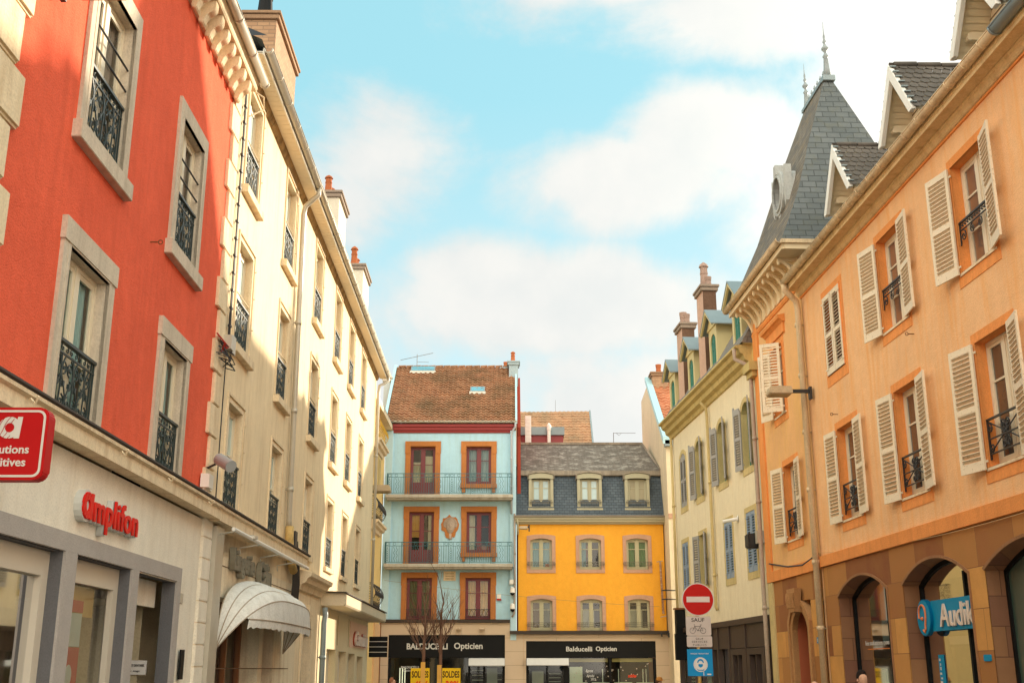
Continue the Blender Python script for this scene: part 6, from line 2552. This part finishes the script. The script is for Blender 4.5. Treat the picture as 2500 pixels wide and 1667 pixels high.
for pl_ in L:
    m.tube([(x, .011, z) for x, z in pl_], .0045, 4)
m.lathe(3.76, .011, [(.001, 2.437), (.010, 2.445), (.001, 2.453)], 6)
m.build("bicycle_symbol", KB, p1)
m = MB()
m.prism(rrect(3.53, 4.04, 2.125, 2.338, .03), -.008, .008)
p2 = m.build("service_plate", PL, r)
for t, w, z in (("SAUF", .15, 2.285), ("SERVICES", .31, 2.228), ("PUBLICS", .27, 2.165)):
    link("word", textmesh("word", t, w, .038, .001, .0, 0, 1.25), KB, p2, (.015, .010, z))
m = MB()
m.box(3.525, 4.03, -.006, .008, 1.565, 2.085)
p3 = m.build("mask_notice", flat("notice blue", (.01, .26, .56), .5), r)
link("word", textmesh("word", "MASQUE OBLIGATOIRE", .36, .028, .001, .01), flat("notice white", (.75, .7, .66)), p3, (.005, .010, 1.995))
m = MB()
cx, cz = 3.785, 1.785
m.ring([(cx + .125 * math.cos(a), cz + .125 * math.sin(a)) for a in [k * PI / 12 for k in range(24)]], [(cx + .142 * math.cos(a), cz + .142 * math.sin(a)) for a in [k * PI / 12 for k in range(24)]], .008, .0095)
m.prism([(cx + .128 * math.cos(a), cz + .128 * math.sin(a)) for a in [k * PI / 12 for k in range(24)]], .008, .0095)
m.box(cx + .05, cx + .064, .008, .0095, 1.575, 1.68)
m.box(3.91, 3.99, .008, .0095, 1.585, 1.61)
m.build("white_mark", MATS["notice white"], p3)
m = MB()
hair = [(cx + .068 * math.cos(a), cz + .035 + .075 * math.sin(a)) for a in [k * PI / 8 for k in range(9)]] + [(cx + .043 * math.cos(a), cz + .035 + .04 * math.sin(a)) for a in [PI - k * PI / 8 for k in range(9)]]
m.prism(hair, .0095, .011)
m.prism([(cx - .045, cz + .01), (cx + .045, cz + .01), (cx + .045, cz - .03), (cx, cz - .06), (cx - .045, cz - .03)], .0095, .011)
m.prism([(cx - .085, cz - .075), (cx - .04, cz - .10), (cx + .04, cz - .10), (cx + .085, cz - .075), (cx + .05, cz - .115), (cx - .05, cz - .115)], .0095, .011)
m.build("masked_head", MATS["notice blue"], p3)
ORG[0] = 0

# ------------------------------------------------------------------ saplings and stakes
BARK = paint("brown bark", (.17, .085, .05), .9, .2)
STAKE = paint("new wood stake", (.80, .42, .07), .7, .1)


def sapling(x, y, seed, lean, label, top):
    random.seed(seed)
    r = root("bare_sapling", (x, y, 0), 0, label, "tree", "bare saplings with stakes")
    m = MB()
    tp = [(0, 0, 0), (lean * .3, 0, 1.0), (lean * .6, 0.02, 1.9), (lean, 0, 2.45)]
    m.tube(tp, .05, 8, taper=.75)
    m.build("trunk", BARK, r, smooth=True)
    m = MB()
    def br(p, d, L, rad, lvl):
        pts = [p]
        q = Vector(p)
        dd = Vector(d)
        for k in range(5):
            dd = (dd + Vector((random.uniform(-.12, .12), random.uniform(-.12, .12), .10))).normalized()
            q = q + dd * (L / 5)
            pts.append(tuple(q))
        m.tube(pts, rad, 5 if lvl < 2 else 3, taper=.35)
        if lvl < 3:
            for k in range(4 if lvl == 0 else 2):
                j = random.randint(1, 4)
                a = random.uniform(0, 2 * PI)
                nd = (dd + Vector((math.cos(a) * .6, math.sin(a) * .6, .05))).normalized()
                br(pts[j], nd, L * random.uniform(.45, .7), rad * .55, lvl + 1)
    base = tp[-1]
    for k in range(9):
        a = 2 * PI * k / 9 + random.uniform(-.2, .2)
        h = random.uniform(1.95, 2.45)
        up = random.uniform(.75, 1.7)
        br((lean * h / 2.45, 0, h), Vector((math.cos(a), math.sin(a), up)).normalized(), top * random.uniform(.6, 1.0), .013, 0)
    br(base, (0.05, 0, 1), top * 1.2, .03, 0)
    m.build("branches", BARK, r)


sapling(-2.30, 30.4, 3, .02, "bare sapling tied behind the left wooden stake in front of the black shop sign", 1.15)
sapling(-1.84, 30.5, 8, -.02, "bare sapling rising behind the right wooden stake in front of the black shop sign", 1.0)
for x, h, lab in ((-2.28, 1.87, "left of two new orange wooden stakes, covering part of a sale poster"), (-1.86, 1.80, "right of two new orange wooden stakes, beside the second sale poster")):
    m = MB()
    m.box(-.055, .055, -.045, .045, 0, h)
    m.box(-.05, .05, .045, .05, h - .3, h - .27)
    o = m.build("wooden_stake", STAKE, None, bevel=.008)
    o.location = (x, 30.15, 0)
    tag(o, lab, "stake", "orange wooden stakes")

# ------------------------------------------------------------------ people
def person(loc, rz, H, label, skin, hairc, coatc, legc, hat=None, lean=0.0, pose=0):
    s = H / 1.75
    r = root("person", loc, rz, label, "person")
    def skinned(name, verts, edges, rad, mat, par, sub=2):
        me = bpy.data.meshes.new(name)
        me.from_pydata([tuple(Vector(v) * s) for v in verts], edges, [])
        o = bpy.data.objects.new(name, me)
        col.objects.link(o)
        md = o.modifiers.new("skin", 'SKIN')
        for i, q in enumerate(rad):
            sv = me.skin_vertices[0].data[i]
            q = q if isinstance(q, tuple) else (q, q)
            sv.radius = (q[0] * s, q[1] * s)
            sv.use_root = (i == 0)
        sb = o.modifiers.new("sub", 'SUBSURF')
        sb.levels = sb.render_levels = sub
        dg = bpy.context.evaluated_depsgraph_get()
        m2 = bpy.data.meshes.new_from_object(o.evaluated_get(dg))
        bpy.data.objects.remove(o)
        for p in m2.polygons:
            p.use_smooth = True
        m2.name = name
        m2.materials.clear()
        return link(name, m2, mat, par)
    V = [(0, 0, .95), (0, .0, 1.15), (0, .0, 1.38), (0, -.01, 1.50), (0, -.02, 1.58), (0, -.03, 1.66), (0, -.025, 1.72),
         (.10, 0, .90), (.11, -.02 + .12 * pose, .50), (.11, .02, .08), (.11, -.13, .03),
         (-.10, 0, .90), (-.11, -.02 - .12 * pose, .50), (-.11, .06, .08), (-.11, -.09, .03),
         (.18, 0, 1.42), (.24, .03, 1.14), (.24, -.10, .92), (.24, -.14, .83), (.245, -.17, .76),
         (-.18, 0, 1.42), (-.24, .03, 1.14), (-.24, -.10, .92), (-.24, -.14, .83), (-.245, -.17, .76),
         (.235, -.19, .80), (-.235, -.19, .80)]
    E = [(0, 1), (1, 2), (2, 3), (3, 4), (4, 5), (5, 6), (0, 7), (7, 8), (8, 9), (9, 10), (0, 11), (11, 12), (12, 13), (13, 14), (2, 15), (15, 16), (16, 17), (17, 18), (18, 19), (2, 20), (20, 21), (21, 22), (22, 23), (23, 24), (18, 25), (23, 26)]
    R_ = [(.15, .11), (.13, .10), (.17, .11), .055, (.075, .085), (.078, .095), (.05, .065), .085, .055, .038, .035, .085, .055, .038, .035,
          .055, .043, .034, (.035, .02), .01, .055, .043, .034, (.035, .02), .01, .01, .01]
    b = skinned("body", V, E, R_, skin, r)
    # face and fingers stay small: nose and ears
    m = MB()
    m.lathe(0, .075 * s, [(.002, 1.60 * s), (.014 * s, 1.615 * s), (.004, 1.655 * s)], 8)
    for sg in (-1, 1):
        m.lathe(sg * .080 * s, -.0, [(.002, 1.59 * s), (.014 * s, 1.62 * s), (.002, 1.65 * s)], 6)
        for f in range(4):
            m.tube([(sg * (.222 + .012 * f) * s, (.16 + .006 * f) * s, .79 * s), (sg * (.222 + .012 * f) * s, .18 * s, (.75 - .006 * f) * s), (sg * (.222 + .012 * f) * s, .17 * s, .72 * s)], .008 * s, 5)
    m.build("features", skin, b, smooth=True)
    skinned("coat", [(0, 0, .90), (0, 0, 1.15), (0, 0, 1.38), (0, -.005, 1.485), (.18, 0, 1.41), (.24, .03, 1.14), (.24, -.09, .94), (-.18, 0, 1.41), (-.24, .03, 1.14), (-.24, -.09, .94)],
            [(0, 1), (1, 2), (2, 3), (2, 4), (4, 5), (5, 6), (2, 7), (7, 8), (8, 9)], [(.19, .14), (.165, .13), (.20, .135), .075, .075, .06, .05, .075, .06, .05], coatc, r)
    skinned("trousers", [(0, 0, .98), (.10, 0, .88), (.11, -.02 + .12 * pose, .50), (.11, .02, .10), (-.10, 0, .88), (-.11, -.02 - .12 * pose, .50), (-.11, .06, .10)], [(0, 1), (1, 2), (2, 3), (0, 4), (4, 5), (5, 6)], [(.155, .12), .10, .07, .055, .10, .07, .055], legc, r)
    h = skinned("hair", [(0, .03, 1.58), (0, .02, 1.68), (0, -.01, 1.735), (0, -.055, 1.73)], [(0, 1), (1, 2), (2, 3)], [(.075, .055), (.092, .095), (.080, .085), (.055, .04)], hairc, r)
    if hat:
        m = MB()
        m.lathe(0, .03 * s, [(.098 * s, 1.69 * s), (.105 * s, 1.73 * s), (.085 * s, 1.79 * s), (.03 * s, 1.815 * s)], 16)
        m.prism([(.02, 1.69 * s), (.10, 1.69 * s), (.10, 1.70 * s), (.02, 1.70 * s)], .05 * s, .19 * s)
        m.prism([(-.10, 1.69 * s), (.10, 1.69 * s), (.10, 1.70 * s), (-.10, 1.70 * s)], .05 * s, .19 * s)
        m.build("cap", hat, r, smooth=False)
    return r


SK = plaster("skin", (.62, .36, .24), 60, .1, .06)
person((5.28, 17.8, 0), .2, 1.66, "person with short dark hair at the foot of the view, before the arcade", SK, plaster("dark hair", (.02, .014, .012), 30, .9, .3), flat("dark coat", (.03, .03, .04)), flat("dark trousers", (.03, .03, .05)), pose=1)
person((-3.05, 30.0, 0), PI / 2, 1.47, "short person with reddish hair near the left sale poster", SK, plaster("reddish hair", (.40, .16, .08), 30, .9, .3), flat("grey coat", (.2, .18, .16)), flat("dark trousers", (.03, .03, .05)))
person((3.72, 30.0, 0), PI / 2, 1.46, "person in an orange cap and jacket walking under the right end of the black fascia", SK, plaster("brown hair", (.12, .06, .03), 30, .9, .3), flat("orange jacket", (.65, .12, .03)), flat("dark trousers", (.03, .03, .05)), flat("ochre cap", (.45, .20, .05)))
person((4.35, 17.0, 0), -PI / 2, 1.50, "bald headed person barely rising over the bottom edge left of the dark haired one", SK, SK, flat("blue coat", (.05, .08, .14)), flat("dark trousers", (.03, .03, .05)))
ORG[0] = 0
for (a, b, rr, lab) in (((5.02, 19.6, 2.42), (5.35, 17.9, 1.45), .012, "thin black rod slanting down behind the dark haired person"), ((7.45, 18.2, 2.38), (6.95, 16.2, 1.30), .018, "thicker black rod slanting across the last arch at the right edge")):
    pass

# ------------------------------------------------------------------ aerials and wires
def aerial(name, loc, parts, label):
    m = MB()
    for p, rr in parts:
        m.tube(p, rr, 4)
    o = m.build(name, paint("grey aerial", (.16, .15, .14), .5), None)
    o.location = loc
    tag(o, label, "aerial", "roof aerials")


aerial("roof_aerial", (-5.13, 59, 17.2), [([(0, 0, 0), (0, 0, .85)], .022), ([(-.9, 0, .52), (.86, 0, .92)], .016), ([(0, 0, .42), (.64, 0, .40)], .012), ([(.2, 0, 0), (.2, 0, .25)], .01)], "slanting television aerial on the ridge of the blue house")
aerial("roof_aerial", (2.72, 69.2, 16.6), [([(0, 0, 0), (0, 0, 1.3)], .014), ([(0, 0, 0), (0, 0, .35)], .03)], "thin upright aerial on the far brown tiled roof")
aerial("roof_aerial", (5.75, 63, 13.2), [([(0, 0, 0), (0, 0, 1.35)], .022), ([(0, 0, 1.33), (1.25, 0, 1.33)], .014), ([(.15, 0, 1.33), (.3, .2, 1.15), (.45, 0, 1.33)], .012)], "square hooked aerial between the yellow house roof and the bare gable")


def wire(pts, rr, label, mat=None):
    P = []
    for (a, b) in zip(pts, pts[1:]):
        for k in range(12):
            t = k / 12
            P.append((a[0] + (b[0] - a[0]) * t, -(a[1] + (b[1] - a[1]) * t), a[2] + (b[2] - a[2]) * t - .35 * 4 * t * (1 - t) * (b[0] - a[0] != 0) * .4))
    P.append((pts[-1][0], -pts[-1][1], pts[-1][2]))
    m = MB()
    m.tube(P, rr, 4)
    o = m.build("overhead_wire", mat or flat("wire brown", (.25, .18, .1)), None)
    tag(o, label, "wire")


wire([(7.23, 26.7, 4.3), (7.66, 16.0, 3.95)], .006, "pale wire swagging from the cream downpipe along the stone arcade", flat("pale wire", (.6, .4, .2)))
wire([(-6.0, 54.2, 5.7), (6.9, 54.3, 4.5)], .008, "thin wire crossing in front of the blue and yellow houses")
o = None
m = MB()
m.tube([(7.02, -31.3, 4.45), (7.08, -29.5, 4.22), (7.14, -28.2, 4.15), (7.20, -26.9, 4.30)], .022, 5)
for v in range(len(m.v)):
    pass
o = m.build("facade_cable", BLACKIRON, None)
tag(o, "dark cable sagging along the orange band between the corner and the cream downpipe", "cable")
